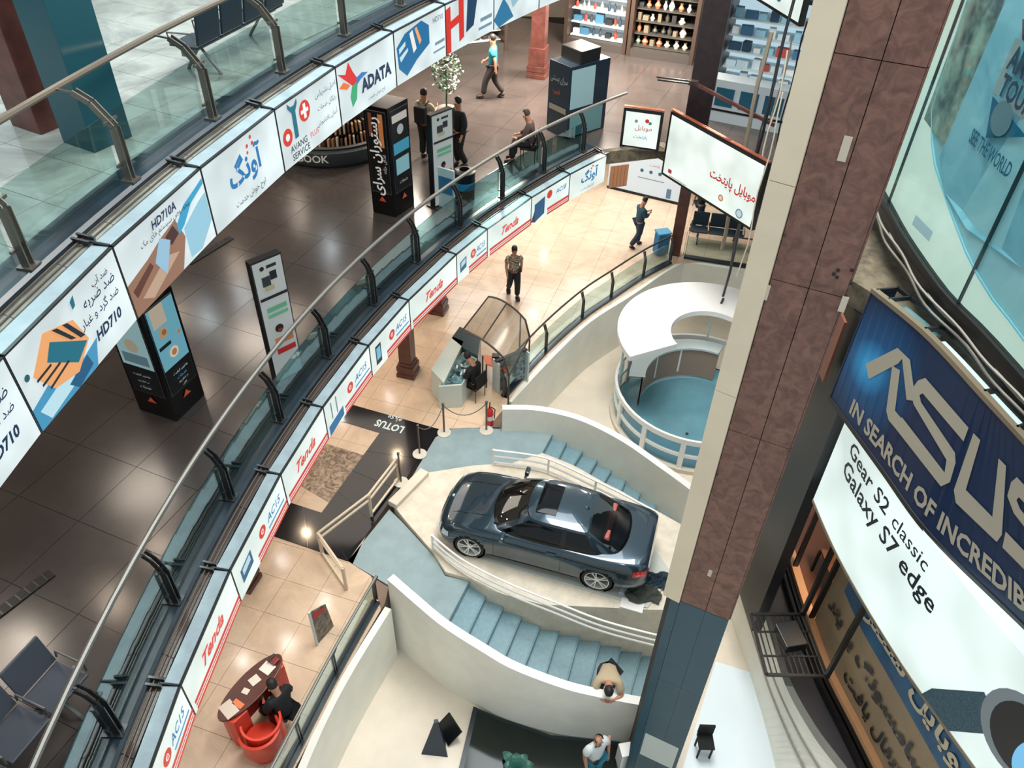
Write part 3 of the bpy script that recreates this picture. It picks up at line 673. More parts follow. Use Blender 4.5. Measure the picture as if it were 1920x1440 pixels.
# glasshouse: bottom and top outlines, matched corners
BOT = [(1.04, 0, .965), (1.00, .34, .955), (.86, .60, .935), (.74, .72, .915), (.25, .775, .905), (-.55, .785, .925), (-1.18, .745, .955), (-1.34, .69, .975), (-1.62, .60, .985), (-1.76, .34, 1.0), (-1.80, 0, 1.005)]
TOP = [(.30, 0, 1.375), (.27, .30, 1.362), (.19, .48, 1.335), (.10, .55, 1.325), (-.10, .58, 1.34), (-.55, .585, 1.34), (-.90, .565, 1.315), (-.98, .54, 1.31), (-1.0, .47, 1.322), (-.98, .27, 1.352), (-.97, 0, 1.36)]
def patch(i0, i1, v0, v1, bulge=.035, n=6, mside=1, nu=5, off=0):
    """ruled surface between the two outlines, columns i0..i1, heights v0..v1"""
    def P(u, v):
        k = min(int(u), len(BOT)-2); t = u-k
        def cr(A):
            a, b, c, d = (V(A[max(k-1, 0)]) if k > 0 else V((A[1][0], -A[1][1], A[1][2]))), V(A[k]), V(A[k+1]), (V(A[k+2]) if k+2 < len(A) else V((A[k][0], -A[k][1], A[k][2])))
            return .5*((2*b)+(c-a)*t+(2*a-5*b+4*c-d)*t*t+(3*b-a-3*c+d)*t**3)
        a, b = cr(BOT), cr(TOP); p = a+(b-a)*v; o = V((p.x+.35, p.y, 0)) if False else (V(((a.x+.4)*.4, a.y*1.4, .35))).normalized()
        p = p+o*(bulge*4*v*(1-v)+off); p.y *= mside; return p
    mb = MB(); U = [i0+(i1-i0)*i/(nu) for i in range(nu+1)]
    for v in range(n+1):
        for u in U: mb.v.append(P(u, v0+(v1-v0)*v/n))
    m = nu+1
    for v in range(n):
        for u in range(nu): mb.f.append((v*m+u, v*m+u+1, (v+1)*m+u+1, (v+1)*m+u))
    return mb
def both(i0, i1, v0, v1, name, m, nu=8, **k):
    for s in (1, -1): patch(i0, i1, v0, v1, mside=s, nu=nu, **k).build(name, m, car, smooth=True)
def centre(i0, i1, v0, v1, name, m, nu=8, **k):
    mb = MB()
    for s in (1, -1):
        p = patch(i0, i1, v0, v1, mside=s, nu=nu, **k); mb.add(p.v, p.f)
    mb.build(name, m, car, smooth=True)
FRIT = mat('black_trim', (8, 10, 12), .25)
centre(0, 2.05, .09, .97, 'windscreen', CGL)
centre(0, 2.1, -.03, .09, 'cowl', FRIT)
both(2.05, 3.0, 0, 1, 'front_pillar', PAINT, nu=3)
both(3.0, 6.3, .0, .10, 'belt_moulding', FRIT, nu=10)
both(3.0, 6.3, .10, .90, 'side_window', TINT, nu=14)
both(3.0, 6.3, .90, 1.0, 'roof_rail', PAINT, nu=10)
both(4.95, 5.12, .08, .92, 'window_pillar', FRIT, nu=2, off=.006)
both(6.3, 7.9, 0, 1, 'rear_pillar', PAINT, nu=6)
centre(7.9, 10, .07, .95, 'rear_window', CGL)
centre(7.9, 10, -.02, .07, 'rear_window_trim', FRIT)
centre(7.9, 10, .95, 1.0, 'roof_edge', PAINT)
centre(0, 2.05, .97, 1.0, 'roof_edge', FRIT)
# roof skin
rf = MB(); rows = []
tp = []
for u in range(0, 101):
    uu = u/10; k = min(int(uu), 9); t = uu-k; a, b, c, d = (V(TOP[k-1]) if k > 0 else V((TOP[1][0], -TOP[1][1], TOP[1][2]))), V(TOP[k]), V(TOP[k+1]), (V(TOP[k+2]) if k < 9 else V((TOP[9][0], -TOP[9][1], TOP[9][2]))); tp.append(.5*((2*b)+(c-a)*t+(2*a-5*b+4*c-d)*t*t+(3*b-a-3*c+d)*t**3))
NR = 8
cx0 = -.35
for r in range(NR+1):
    f = r/NR; row = []
    for s in (1, -1):
        seq = tp if s > 0 else tp[::-1][1:-1]
        for p in seq:
            c = V((cx0, 0, 0)); x = c.x+(p.x-c.x)*(1-f); y = s*p.y*(1-f); z = p.z+(1.418-p.z)*(1-(1-f)**2)**.8 if f else p.z
            row.append(V((x, y, z)))
    rows.append(row)
mrow = len(rows[0])
for row in rows: rf.v += row
for r in range(NR):
    for j in range(mrow): rf.f.append((r*mrow+j, r*mrow+(j+1) % mrow, (r+1)*mrow+(j+1) % mrow, (r+1)*mrow+j))
rf.build('roof', PAINT, car, smooth=True)
def roofz(x, y):
    # crown height used to seat the sunroof
    f = max(abs(y)/.575, abs(x-cx0)/.62); f = min(1, f); e = 1.335 if abs(y)/.575 > abs(x-cx0)/.62 else 1.365
    return e+(1.418-e)*(1-f**2)**.8
sr = MB(); nx, ny = 8, 8
for i in range(nx+1):
    for j in range(ny+1):
        x = .10-.42*i/nx; y = -.40+.80*j/ny; sr.v.append(V((x, y, roofz(x, y)+.012)))
for i in range(nx):
    for j in range(ny): a = i*(ny+1)+j; sr.f.append((a, a+1, a+ny+2, a+ny+1))
sr.build('sunroof', TINT, car, smooth=True)
MB().lathe([(0, .04), (.03, .03), (.06, 0)], c=(-.86, 0, 1.375), n=10).build('roof_aerial', PAINT, car, smooth=True)
# interior
INT = mat('dark_interior', (18, 20, 24), .7)
MB().box((-.35, 0, .86), (2.2, 1.36, .06)).build('cabin_floor', INT, car)
MB().box((.74, 0, .93), (.34, 1.2, .12), 0).build('dashboard', INT, car, bevel=.03)
RS = mat('red_leather', (170, 82, 74), .5)
for y in (-.36, .36):
    MB().box((-.12, y, 1.0), (.14, .44, .40), rot=Euler((0, -.3, 0))).build('seat_back', RS, car, bevel=.04)
    MB().box((-.20, y, 1.24), (.09, .24, .14)).build('headrest', RS, car, bevel=.03)
MB().box((-1.34, 0, 1.06), (.14, .98, .26), rot=Euler((0, -.3, 0))).build('rear_seat', RS, car, bevel=.04)
for y in (-.36, .36): MB().box((-1.38, y, 1.17), (.09, .22, .08)).build('headrest', RS, car, bevel=.03)
MB().box((-1.58, 0, .955), (.28, 1.0, .03)).build('parcel_shelf', INT, car)
# wheels: tyre with ten thin spokes in five pairs
TYRE = mat('tyre', (14, 15, 16), .6); ALLOY = mat('alloy', (226, 228, 226), .35, .35)
def wheel(wx, s):
    w_ = MB().lathe([(.25, -.10), (.30, -.105), (.322, -.08), (.322, .08), (.30, .105), (.25, .10)], n=36).build('tyre', TYRE, car, smooth=True)
    rim = MB().lathe([(.25, -.1), (.23, -.09), (.225, .05), (.236, .104), (.252, .108), (.254, .09)], n=36).build('rim', ALLOY, w_, smooth=True)
    sp = MB()
    for k in range(5):
        for dd in (-.17, .17):
            a = 2*pi*k/5+dd; a2 = 2*pi*k/5+dd*.7
            sp.bar((.05*cos(a2), .05*sin(a2), .080), (.238*cos(a), .238*sin(a), .098), .020, .02)
    sp.build('spokes', ALLOY, w_)
    MB().lathe([(0, .09), (.05, .085), (.06, .05)], n=16).build('hub_cap', ALLOY, w_, smooth=True)
    MB().lathe([(0, .0), (.17, .0), (.17, -.02), (0, -.02)], n=24).build('brake_disc', DSTEEL, w_)
    w_.location = (wx, .775*s, .322); w_.rotation_euler = (RD(-90) if s > 0 else RD(90), 0, 0)
for wx in WX:
    for s in (1, -1): wheel(wx, s)
# lamps, grilles, mirrors, handles
LAMPR = mat('tail_lamp_red', (200, 40, 34), .15, coat=1); LAMPW = mat('headlamp_lens', (190, 200, 206), .08, .3, coat=1)
def skinpatch(name, m, x0, x1, y0, y1, s, off=.006, nx=6, ny=6, zadd=0):
    """thin cover following the upper body skin between x and y limits"""
    mb = MB()
    for i in range(nx+1):
        for j in range(ny+1):
            x = x0+(x1-x0)*i/nx; y = y0+(y1-y0)*j/ny; mb.v.append(V((x, s*y, surf_z(x, y)+off+zadd)))
    for i in range(nx):
        for j in range(ny): a = i*(ny+1)+j; mb.f.append((a, a+1, a+ny+2, a+ny+1))
    return mb.build(name, m, car, smooth=True)
def sidepatch(name, m, xs, zs, s, off=.008, nx=8, nz=4):
    """cover on the flank: finds the body width at each x,z"""
    mb = MB()
    for i in range(nx+1):
        x = xs[0]+(xs[1]-xs[0])*i/nx; best = min(range(len(secs)), key=lambda k: abs(secs[k][0]-x)); row = grid[best][:(q+1)//2]
        for j in range(nz+1):
            zl = zs[0]+(zs[1]-zs[0])*j/nz
            y = 0
            for a, b in zip(row, row[1:]):
                if min(a.z, b.z) <= zl <= max(a.z, b.z) and max(a.y, b.y) > y: y = a.y+(b.y-a.y)*(zl-a.z)/((b.z-a.z) or 1)
            mb.v.append(V((x+(.0), s*(y+off), zl)))
    for i in range(nx):
        for j in range(nz): a = i*(nz+1)+j; mb.f.append((a, a+1, a+nz+2, a+nz+1))
    return mb.build(name, m, car, smooth=True)
for s in (1, -1):
    sidepatch('tail_lamp', LAMPR, (-2.265, -2.02), (.72, .86), s, .012)
    sidepatch('tail_lamp_light', mat('lamp_amber', (240, 120, 90), .2, coat=1), (-2.24, -2.08), (.76, .80), s, .018)
    sidepatch('headlamp', LAMPW, (1.80, 2.06), (.52, .645), s, .010)
    sidepatch('sill_moulding', FRIT, (-.95, .95), (.20, .25), s, .010, nx=16)
    for x0, x1 in ((.82, .828), (-.58, -.572)): sidepatch('door_gap', FRIT, (x0, x1), (.27, .87), s, .003, nx=1, nz=10)
    sidepatch('flank_crease', PAINT, (-1.7, 1.3), (.735, .76), s, .010, nx=24, nz=2)
    MB().bar((-.28, s*.885, .80), (-.48, s*.885, .81), .03, .03).build('door_handle', PAINT, car)
    m_ = MB(); m_.box((.62, s*.93, 1.0), (.10, .20, .13)); m_.build('mirror', PAINT, car, bevel=.035); MB().bar((.64, s*.80, .92), (.63, s*.88, .96), .05, .05).build('mirror_arm', BLACKP, car)
    MB().box((2.115, s*.13, .56), (.05, .20, .13)).build('kidney_grille', FRIT, car, bevel=.02)
    MB().tube([(-2.30, s*.45, .24), (-2.22, s*.45, .24)], .045, 12).build('exhaust_tip', STEEL, car)
MB().box((2.10, 0, .32), (.10, .95, .14)).build('lower_intake', FRIT, car, bevel=.02)
MB().box((-2.30, 0, .70), (.02, .50, .11)).build('number_plate', WHITE, car)
MB().box((-2.24, 0, .25), (.10, .9, .12)).build('rear_diffuser', FRIT, car, bevel=.02)
MB().lathe([(0, .008), (.038, .006), (.042, 0)], c=(1.97, 0, surf_z(1.97, 0)), n=16).build('round_badge', mat('badge_blue', (150, 200, 230), .3), car, smooth=True)
for y in (.42,): 
    for s in (1, -1): skinpatch('bonnet_crease', PAINT, 1.05, 1.85, y, y+.03, s, .008, nx=12, ny=1)
MB().bar((1.0, .1, 1.0), (.66, .52, 1.09), .02, .015).build('wiper', FRIT, car); MB().bar((1.02, -.35, .985), (.80, .12, 1.10), .02, .015).build('wiper', FRIT, car)
for x, y in ((.80, 0),): MB().box((.36, 0, 1.30), (.04, .18, .05)).build('inner_mirror', FRIT, car)
# grey cloth and papers heaped at the tail of the car
def crumple(name, m, c, rx, ry, h, seed, label, cat):
    random.seed(seed); mb = MB(); n = 14
    for i in range(n+1):
        for j in range(n+1):
            x = (i/n-.5)*2; y = (j/n-.5)*2; r = min(1, math.hypot(x, y)/1.25)
            mb.v.append(V((c.x+x*rx*(1+.12*sin(5*y+seed)), c.y+y*ry*(1+.15*sin(4*x+seed)), c.z+.015+h*(1-r)*(.6+.4*sin(7*x+seed)*cos(6*y))+random.uniform(0, h*.12))))
    for i in range(n):
        for j in range(n): a = i*(n+1)+j; mb.f.append((a, a+1, a+n+2, a+n+1))
    base = mb.v[:]; mb.v += [V((v.x, v.y, v.z-.012)) for v in base]; k = len(base)
    mb.f += [tuple(a+k for a in f[::-1]) for f in mb.f]
    o = mb.build(name, m, None, smooth=False); return tag(o, label, cat)
crumple('cloth', mat('olive_cloth', (62, 68, 60), .8), G(1205, 1112, POD+.03), .34, .24, .22, 3, 'crumpled dark olive cloth lying behind the rear wheel of the car', 'cloth')
crumple('cloth', mat('navy_cloth', (22, 44, 60), .6), G(1232, 1090, POD+.03), .26, .2, .2, 5, 'dark blue cloth bundle against the pillar foot at the car tail', 'cloth')
pp = MB().box(G(1178, 1108, POD+.045), (.34, .22, .03), 2.8).build('paper_pad', mat('paper_blue_white', (188, 208, 216), .5), bevel=.004); tag(pp, 'white pad lying just behind the rear wheel', 'paper')
pp = MB().box(G(1185, 1135, POD+.02), (.46, .24, .04), 2.85).build('white_board', WHITE, bevel=.004); tag(pp, 'white board on the podium edge below the olive cloth', 'board')
# ================================================================ tall pillar
GRAN = mat('brown_granite', (132, 94, 80), .42, c2=(100, 66, 57), scale=7, vein=.9, bump=.06)
BEIGEP = mat('beige_cladding', (232, 214, 186), .45, var=.08, scale=.8)
TEALP = mat('teal_paint', (42, 82, 98), .4, var=.12, scale=1.2)
KP = .70
A_, B_, Cc, D_ = [V(q)*KP for q in ((3.24, 9.60, 0), (3.55, 9.41, 0), (4.02, 9.19, 0), (4.45, 8.99, 0))]
bk = V((.40, .90, 0))*KP
def pz(px, py):
    n = V(((D_-B_).y, -(D_-B_).x, 0)).normalized(); g = FW+RT*((px-960)/FPX)-UP*((py-720)/FPX)
    return CZ+g.z*(B_.dot(n)/V((g.x, g.y, 0)).dot(n))
col = thing('tall_pillar', 'tall pillar of brown granite and beige panels rising across the right of the picture', 'pillar', (2.9, 6.8, Z0))
core = [A_+(B_-A_)*.45+bk*.02, B_+bk*.02, Cc+bk*.02, D_+bk*.02, D_+bk*1.0, A_+bk*.8]
MB().prism(core, Z0, 17).build('core', mat('dark_core', (30, 24, 24), .7), col, world=True)
def cl(a, b, z0, z1, name, m, t=.018, gap=.004, over=0):
    n = V(((b-a).y, -(b-a).x, 0)).normalized()
    if n.y > 0: n = -n
    u = (b-a).normalized(); a2, b2 = a+u*gap, b-u*gap
    MB().hexa([V((q.x, q.y, z0+gap)) for q in (a2, b2, b2-n*-t, a2-n*-t)], [V((q.x, q.y, z1-gap)) for q in (a2, b2, b2+n*t, a2+n*t)]).build(name, m, col, world=True)
ZTL = pz(1320, 1143)
zg = [ZTL, pz(1425, 822), pz(1520, 540), pz(1657, 113), pz(1657, 113)+2.4, 17]
for z0, z1 in zip(zg, zg[1:]):
    cl(B_, Cc, z0, z1, 'granite_panel', GRAN); cl(Cc, D_, z0, z1-.0, 'granite_panel', GRAN)
    sgn = D_+bk*.95; cl(D_, sgn, z0, z1, 'granite_panel', GRAN)
zb = [ZTL-.02, pz(1355, 733), pz(1462, 340), pz(1560, -50), 17]
for z0, z1 in zip(zb, zb[1:]): cl(A_, B_, z0, z1, 'beige_panel', BEIGEP, t=.05); cl(A_+bk*.8, A_, z0, z1, 'beige_panel', BEIGEP, t=.03)
for z in (pz(1400, 640), pz(1330, 880), pz(1440, 430)): MB().box(A_*.02+B_*.98+V((0, -.055, z)), (.02, .012, .03)).build('screw', DSTEEL, col, world=True)
for a, b in ((A_+(B_-A_)*.45, B_), (B_, Cc), (Cc, D_)): 
    for z0, z1 in ((Z0, pz(1260, 1280)), (pz(1260, 1280), ZTL)): cl(a, b, z0, z1, 'teal_panel', TEALP, t=.022, gap=.0015)
# slots and tags on the granite
def on_pillar(px, py, w, h, m, name, t=.012, dz=0):
    """small plate on the granite plane at the point the survey shows it"""
    n = V(((D_-B_).y, -(D_-B_).x, 0)).normalized(); g = FW+RT*((px-960)/FPX)-UP*((py-720)/FPX); o = V((0, 0, CZ))
    tt = (V((B_.x, B_.y, 0))-V((0, 0, 0))).dot(n)/V((g.x, g.y, 0)).dot(n); q = o+g*tt
    u = (D_-B_).normalized(); nn = n if n.y < 0 else -n
    MB().hexa([q+u*sx*w/2+V((0, 0, sz*h/2))+nn*.02 for sx, sz in ((-1, -1), (1, -1), (1, 1), (-1, 1))], [q+u*sx*w/2+V((0, 0, sz*h/2))+nn*(.02+t) for sx, sz in ((-1, -1), (1, -1), (1, 1), (-1, 1))]).build(name, m, col, world=True)
for px, py, w_, h_ in ((1585, 277, .07, .22), (1582, 568, .06, .17), (1438, 546, .05, .17), (1332, 1072, .05, .13)):
    on_pillar(px, py, w_, h_, mat('slot_plate', (202, 190, 170), .4), 'slot_plate')
for px, py in ((1572, 505), (1598, 505), (1570, 518), (1596, 530), (1564, 512)): on_pillar(px, py, .03, .03, BLACKP, 'drill_hole', .004)
# paper sheet taped on the teal foot
q = G(1195, 1365, -1.0)
on_pillar(1236, 1406, .60, .80, mat('notice_sheet', (196, 206, 202), .6), 'notice_sheet', .006)
# ================================================================ right hand fronts (curved)
def curve_pts(pp, z, n=8, lead=0, tail=0):
    P = [G(*p, z) for p in pp]
    if tail: P.append(P[-1]+(P[-1]-P[-2]).normalized()*tail)
    if lead: P.insert(0, P[0]+(P[0]-P[1]).normalized()*lead)
    return spline(P, n)
def lens(P):
    L = [0]
    for a, b in zip(P, P[1:]): L.append(L[-1]+(b-a).length)
    return L
class Sheet:
    """ruled sheet between a top and a bottom curve with the same number of points; u metres along the bottom, v 0..1 down"""
    def __init__(s, T, B): s.T, s.B = T, B; s.L = lens(B); s.W = s.L[-1]; s.h = sum((a-b).length for a, b in zip(T, B))/len(T)
    def P(s, u, v, off=0):
        u = max(0, min(s.W-1e-4, u)); k = 0
        while k < len(s.L)-2 and s.L[k+1] < u: k += 1
        t = (u-s.L[k])/(s.L[k+1]-s.L[k]); a = s.T[k].lerp(s.T[k+1], t); b = s.B[k].lerp(s.B[k+1], t)
        d = (s.B[k+1]-s.B[k]).normalized(); n = V((d.y, -d.x, 0)); n = n if n.x < 0 else -n
        return a.lerp(b, v)+n*off
    def mesh(s, u0, u1, v0, v1, off0, off1, n=16):
        mb = MB()
        for i in range(n+1):
            u = u0+(u1-u0)*i/n; mb.v += [s.P(u, v0, off0), s.P(u, v1, off0), s.P(u, v1, off1), s.P(u, v0, off1)]
        for i in range(n):
            for j in range(4): mb.f.append((i*4+j, i*4+(j+1) % 4, i*4+4+(j+1) % 4, i*4+4+j))
        mb.f += [(0, 1, 2, 3), (n*4+3, n*4+2, n*4+1, n*4)]
        return mb
    def text(s, mb, t, u, v, h, wd=None, off=.012, bold=0, shear=0, spacing=1):
        """lettering along the sheet: u,v = left, middle; h in metres"""
        pts, fs, asp = textmesh(t, bold, shear, spacing); k = (wd/asp if wd else h)
        mb.add([s.P(u+x*k, v+(.5-y)*h/s.h, off) for x, y in pts], fs)
    def poly(s, mb, pts, off=.012): mb.add([s.P(u, v, off) for u, v in pts], [tuple(range(len(pts)))])
# ---- blue sign
ZT, ZB = 8.0, 6.17
T = curve_pts([(1635, 545), (1736, 628), (1842, 742), (1920, 827)], ZT, 6, tail=2.2)
B = curve_pts([(1555, 745), (1652, 878), (1745, 1004), (1920, 1175)], ZB, 6, tail=1.9)
S1 = Sheet(T, B)
sg = thing('blue_sign', 'curved dark blue sign box with big silver capital letters and a slogan', 'sign', S1.P(0, 1))
NAVY = mat('navy_print', (14, 44, 84), .3)
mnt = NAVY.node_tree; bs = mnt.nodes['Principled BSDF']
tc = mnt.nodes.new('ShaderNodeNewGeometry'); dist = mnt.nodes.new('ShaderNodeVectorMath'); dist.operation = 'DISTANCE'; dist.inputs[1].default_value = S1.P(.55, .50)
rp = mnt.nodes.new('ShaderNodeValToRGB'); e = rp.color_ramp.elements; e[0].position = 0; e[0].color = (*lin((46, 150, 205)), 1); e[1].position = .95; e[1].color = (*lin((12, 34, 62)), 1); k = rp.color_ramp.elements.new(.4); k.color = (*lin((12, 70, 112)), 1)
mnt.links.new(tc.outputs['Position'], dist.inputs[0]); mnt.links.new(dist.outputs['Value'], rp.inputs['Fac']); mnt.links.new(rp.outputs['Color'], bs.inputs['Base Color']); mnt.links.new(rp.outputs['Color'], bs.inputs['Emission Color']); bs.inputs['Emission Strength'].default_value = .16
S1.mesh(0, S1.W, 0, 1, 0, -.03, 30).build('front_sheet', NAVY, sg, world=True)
FRM = mat('aluminium_frame', (140, 128, 108), .4, .5)
S1.mesh(0, S1.W, -.02, .012, .02, -.06, 30).build('top_frame', FRM, sg, world=True)
S1.mesh(0, S1.W, .985, 1.02, .015, -.06, 30).build('bottom_frame', DSTEEL, sg, world=True)
S1.mesh(0, .03, 0, 1, .01, -.36, 2).build('side_sheet', mat('navy_side', (16, 40, 62), .4), sg, world=True)
S1.mesh(0, S1.W, -.02, .01, -.34, -.37, 30).build('back_rail', DSTEEL, sg, world=True)
for u in (.02, .35, 1.3, 2.5, 3.7, 4.9): S1.mesh(u, u+.04, -.02, .01, -.03, -.36, 1).build('cross_bar', DSTEEL, sg, world=True)
S1.mesh(1.45, 5.5, .05, .07, -.10, -.28, 20).build('inner_tube_tray', glow('tube_light', (214, 240, 240), 1.1), sg, world=True)
S1.mesh(.4, 1.3, .05, .07, -.08, -.32, 6).build('inner_tray', mat('teal_tray', (92, 132, 136), .4), sg, world=True)
SILV = glow('silver_print', (196, 190, 170), .28)
mb = MB()
def seg(pts): S1.poly(mb, pts, .014)
# big letters, built of slabs (u along, v down): A S U S
def letterA(u, v0, h, w):
    seg([(u, v0+h*.52), (u+w*.62, v0), (u+w*.78, v0+h*.14), (u+w*.20, v0+h*.70)]) 
    seg([(u+w*.64, v0), (u+w*.86, v0), (u+w*.98, v0+h), (u+w*.76, v0+h)])
HW = S1.h
def P2(u, v): return (u, v)
# letter strokes in a 0..1 x 0..1 cell
def cell(u0, w, v0, h, polys):
    for pl in polys: seg([(u0+x*w, v0+y*h) for x, y in pl])
vA, hA = .20, .47
cell(.50, .98, vA, hA, [[(-.02, .62), (.50, .02), (.70, .02), (.62, .20), (.15, .78)], [(.60, .02), (.82, .02), (1.16, .42), (1.0, .52)], [(.52, .30), (.70, .26), (.86, .80), (.70, .92)], [(.70, .92), (.86, .80), (1.04, .80), (1.04, 1.0), (.80, 1.0)]])
cell(1.50, 1.04, vA, hA, [[(.06, .16), (.16, .04), (1, .04), (1, .24), (.2, .24), (.16, .3)], [(.06, .16), (.16, .3), (.22, .36), (.12, .48), (0, .36)], [(.12, .48), (.22, .36), (.94, .46), (1.0, .56), (.86, .64)], [(.86, .64), (1.0, .56), (1.02, .84), (.9, .8)], [(0, .78), (.9, .8), (1.02, .84), (.92, 1), (-.04, 1)]])
cell(2.66, .92, vA, hA, [[(0, .04), (.2, .04), (.2, .74), (0, .88)], [(0, .88), (.2, .74), (.8, .76), (.92, 1), (.1, 1)], [(.8, .04), (1, .04), (1, .86), (.92, 1), (.8, .76)]])
cell(3.64, 1.02, vA, hA, [[(.06, .16), (.16, .04), (1, .04), (1, .24), (.2, .24), (.16, .3)], [(.06, .16), (.16, .3), (.22, .36), (.12, .48), (0, .36)], [(.12, .48), (.22, .36), (.94, .46), (1.0, .56), (.86, .64)], [(.86, .64), (1.0, .56), (1.02, .84), (.9, .8)], [(0, .78), (.9, .8), (1.02, .84), (.92, 1), (-.04, 1)]])
mb.build('large_letters', SILV, sg, world=True, recalc=False)
mb = MB(); S1.text(mb, 'IN SEARCH OF INCREDIBLE', .50, .855, .26, wd=3.75, bold=.03); mb.build('slogan', SILV, sg, world=True, recalc=False)
# ---- white lightbox below it
ZT2, ZB2 = 6.15, 4.2
B = curve_pts([(1524, 938), (1563, 1028), (1613, 1121), (1672, 1218), (1718, 1288), (1827, 1440)], ZB2, 5, tail=1.5)
T = [V((q.x, q.y, ZT2)) for q in B]; S2 = Sheet(T, B)
sg = thing('white_sign', 'curved white lightbox with black phone and watch lettering under the blue sign', 'sign', S2.P(0, 1))
S2.mesh(0, S2.W, 0, 1, 0, -.25, 30).build('front_sheet', glow('backlit_sheet', (222, 238, 234), .95, .22, .9), sg, world=True)
S2.mesh(0, S2.W, .985, 1.012, .012, -.26, 30).build('bottom_frame', FRM, sg, world=True)
mb = MB(); S2.text(mb, 'Gear S2', .38, .17, .25, wd=1.18, bold=.015); S2.text(mb, 'classic', 1.70, .17, .22, wd=.78, bold=.005); S2.text(mb, 'Galaxy S7 edge', .42, .37, .38, wd=2.42, bold=.015)
mb.build('lettering', ink((18, 26, 44)), sg, world=True, recalc=False)
# watch picture: dark leather strap, pale ring, black face
LE = mat('strap_print', (24, 58, 76), .5, c2=(70, 104, 118), scale=60)
mb = MB(); S2.poly(mb, [(3.36, .86), (3.30, .99), (3.80, .99), (4.12, .70), (4.0, .50), (3.84, .46)], .012); mb.build('watch_strap_picture', LE, sg, world=True, recalc=False)
def disc(cu, cv, ru, rv, off, m, nm, a0=0):
    mb = MB(); n = 28; mb.add([S2.P(cu+ru*cos(2*pi*i/n), cv+rv*sin(2*pi*i/n), off) for i in range(n)], [tuple(range(n))]); mb.build(nm, m, sg, world=True, recalc=False)
disc(4.40, .46, .52, .30, .014, ink((150, 164, 170), .3), 'watch_ring_picture'); disc(4.44, .46, .42, .25, .017, ink((18, 24, 34)), 'watch_face_picture'); disc(4.62, .52, .18, .18, .020, ink((120, 196, 240), .8), 'watch_screen_picture')
# ---- shop front under the lightbox (ground gallery level)
sh = curve_pts([(1468, 1010), (1500, 1120), (1545, 1250), (1600, 1360), (1650, 1460)], .25, 5, lead=1.0, tail=2.0)
SB = [V((q.x+.02, q.y, .2)) for q in sh]; ST_ = [V((q.x+.02, q.y, 4.16)) for q in sh]; S3 = Sheet(ST_, SB)
shop = thing('phone_shop', 'phone shop under the white sign with gold window banners and dark frames', 'shop', S3.P(0, 1))
GOLD = mat('gold_banner', (158, 136, 106), .5, var=.10, scale=2)
S3.mesh(3.0, S3.W, .30, .97, -.10, -.12, 30).build('gold_banner', GOLD, shop, world=True)
S3.mesh(3.42, S3.W, .20, .58, -.08, -.095, 30).build('blue_banner', mat('blue_banner', (22, 62, 100), .45, c2=(40, 104, 144), scale=1.2), shop, world=True)
mb = MB(); S3.text(mb, 'سامسونگ یا پتر', 3.2, .72, .50, wd=3.3, off=-.07, bold=.04); S3.text(mb, 'انتقال یافت', 4.35, .88, .40, wd=1.9, off=-.07, bold=.03); mb.build('dark_lettering', ink((22, 26, 34)), shop, world=True, recalc=False)
mb = MB(); S3.text(mb, 'موبایل سنتر', 4.1, .46, .50, wd=3.0, off=-.06, bold=.03); mb.build('pale_lettering', ink((206, 190, 160)), shop, world=True, recalc=False)
S3.mesh(0, S3.W, .97, 1.0, .02, -.14, 30).build('sill', mat('copper_sill', (226, 170, 124), .4), shop, world=True)
for u in (.05, 1.72, 2.94): S3.mesh(u, u+.05, 0, .97, .0, -.10, 1).build('mullion', BLACK, shop, world=True)
S3.mesh(0, S3.W, 1.0, 1.05, .10, -.2, 30).build('base_rail', BLACK, shop, world=True); S3.mesh(0, S3.W, 1.0, 1.045, .2, .14, 30).build('base_rail', BLACK, shop, world=True)
S3.mesh(0, 2.95, .0, .97, -1.6, -1.65, 8).build('back_panel', mat('shop_back', (34, 26, 24), .6), shop, world=True)
MB().prism([S3.P(0, 1, .10), S3.P(3.0, 1, .10), S3.P(3.0, 1, -1.6), S3.P(0, 1, -1.6)], .02, .18).build('shop_floor', mat('shop_floor', (120, 78, 54), .4), shop, world=True)
tb = thing('stock_table', 'brown stock table under the tan cartons inside the shop window', 'table', (S3.P(2.2, 1, -.9).x, S3.P(2.2, 1, -.9).y, .18)); tq = [S3.P(1.75, 1, -.42), S3.P(2.8, 1, -.42), S3.P(2.8, 1, -1.45), S3.P(1.75, 1, -1.45)]; MB().prism(tq, .84, .90).build('table_top', mat('shop_floor', (120, 78, 54), .4), tb, world=True)
for k_ in tq: MB().bar(V((k_.x, k_.y, .18)), V((k_.x, k_.y, .84)), .05).build('leg', BLACK, tb, world=True)
CARD = mat('cardboard', (222, 160, 116), .6, var=.12)
random.seed(4)
for i, (u, v, zz, s) in enumerate(((.95, -.55, .18, .42), (1.35, -.5, .18, .40), (1.15, -.6, .60, .38), (.75, -.8, .18, .36), (1.45, -.75, .58, .34), (1.2, -1.0, .98, .36))):
    u += 1.15; zz += .72; q = S3.P(u, 1, v-.25); o = thing('carton', ['open tan carton low in the shop window beside the pillar', 'tan carton second from the pillar in the shop window', 'tan carton on top of the shop window stack', 'small tan carton nearest the pillar in the shop', 'tan carton beside the gold banner on the stack', 'topmost tan carton at the back of the shop window'][i], 'carton', (q.x, q.y, zz), .3+.5*i, 'cartons in the shop window')
    MB().box((0, 0, s/2), (s, s*.9, s)).build('box_body', CARD, o, bevel=.004)
    MB().box((0, s*.2, s+.006), (s*.8, s*.35, .01)).build('flap', mat('cardboard_dark', (110, 76, 62), .6), o)
area((6.4, 8.6, 3.4), .8, 90, (1, .74, .50))
area((6.6, 6.8, 3.4), .8, 60, (1, .80, .60))
dw = [V((4.84, 8.75, 0)), V((4.75, 10.2, 0)), V((5.3, 13.5, 0))]
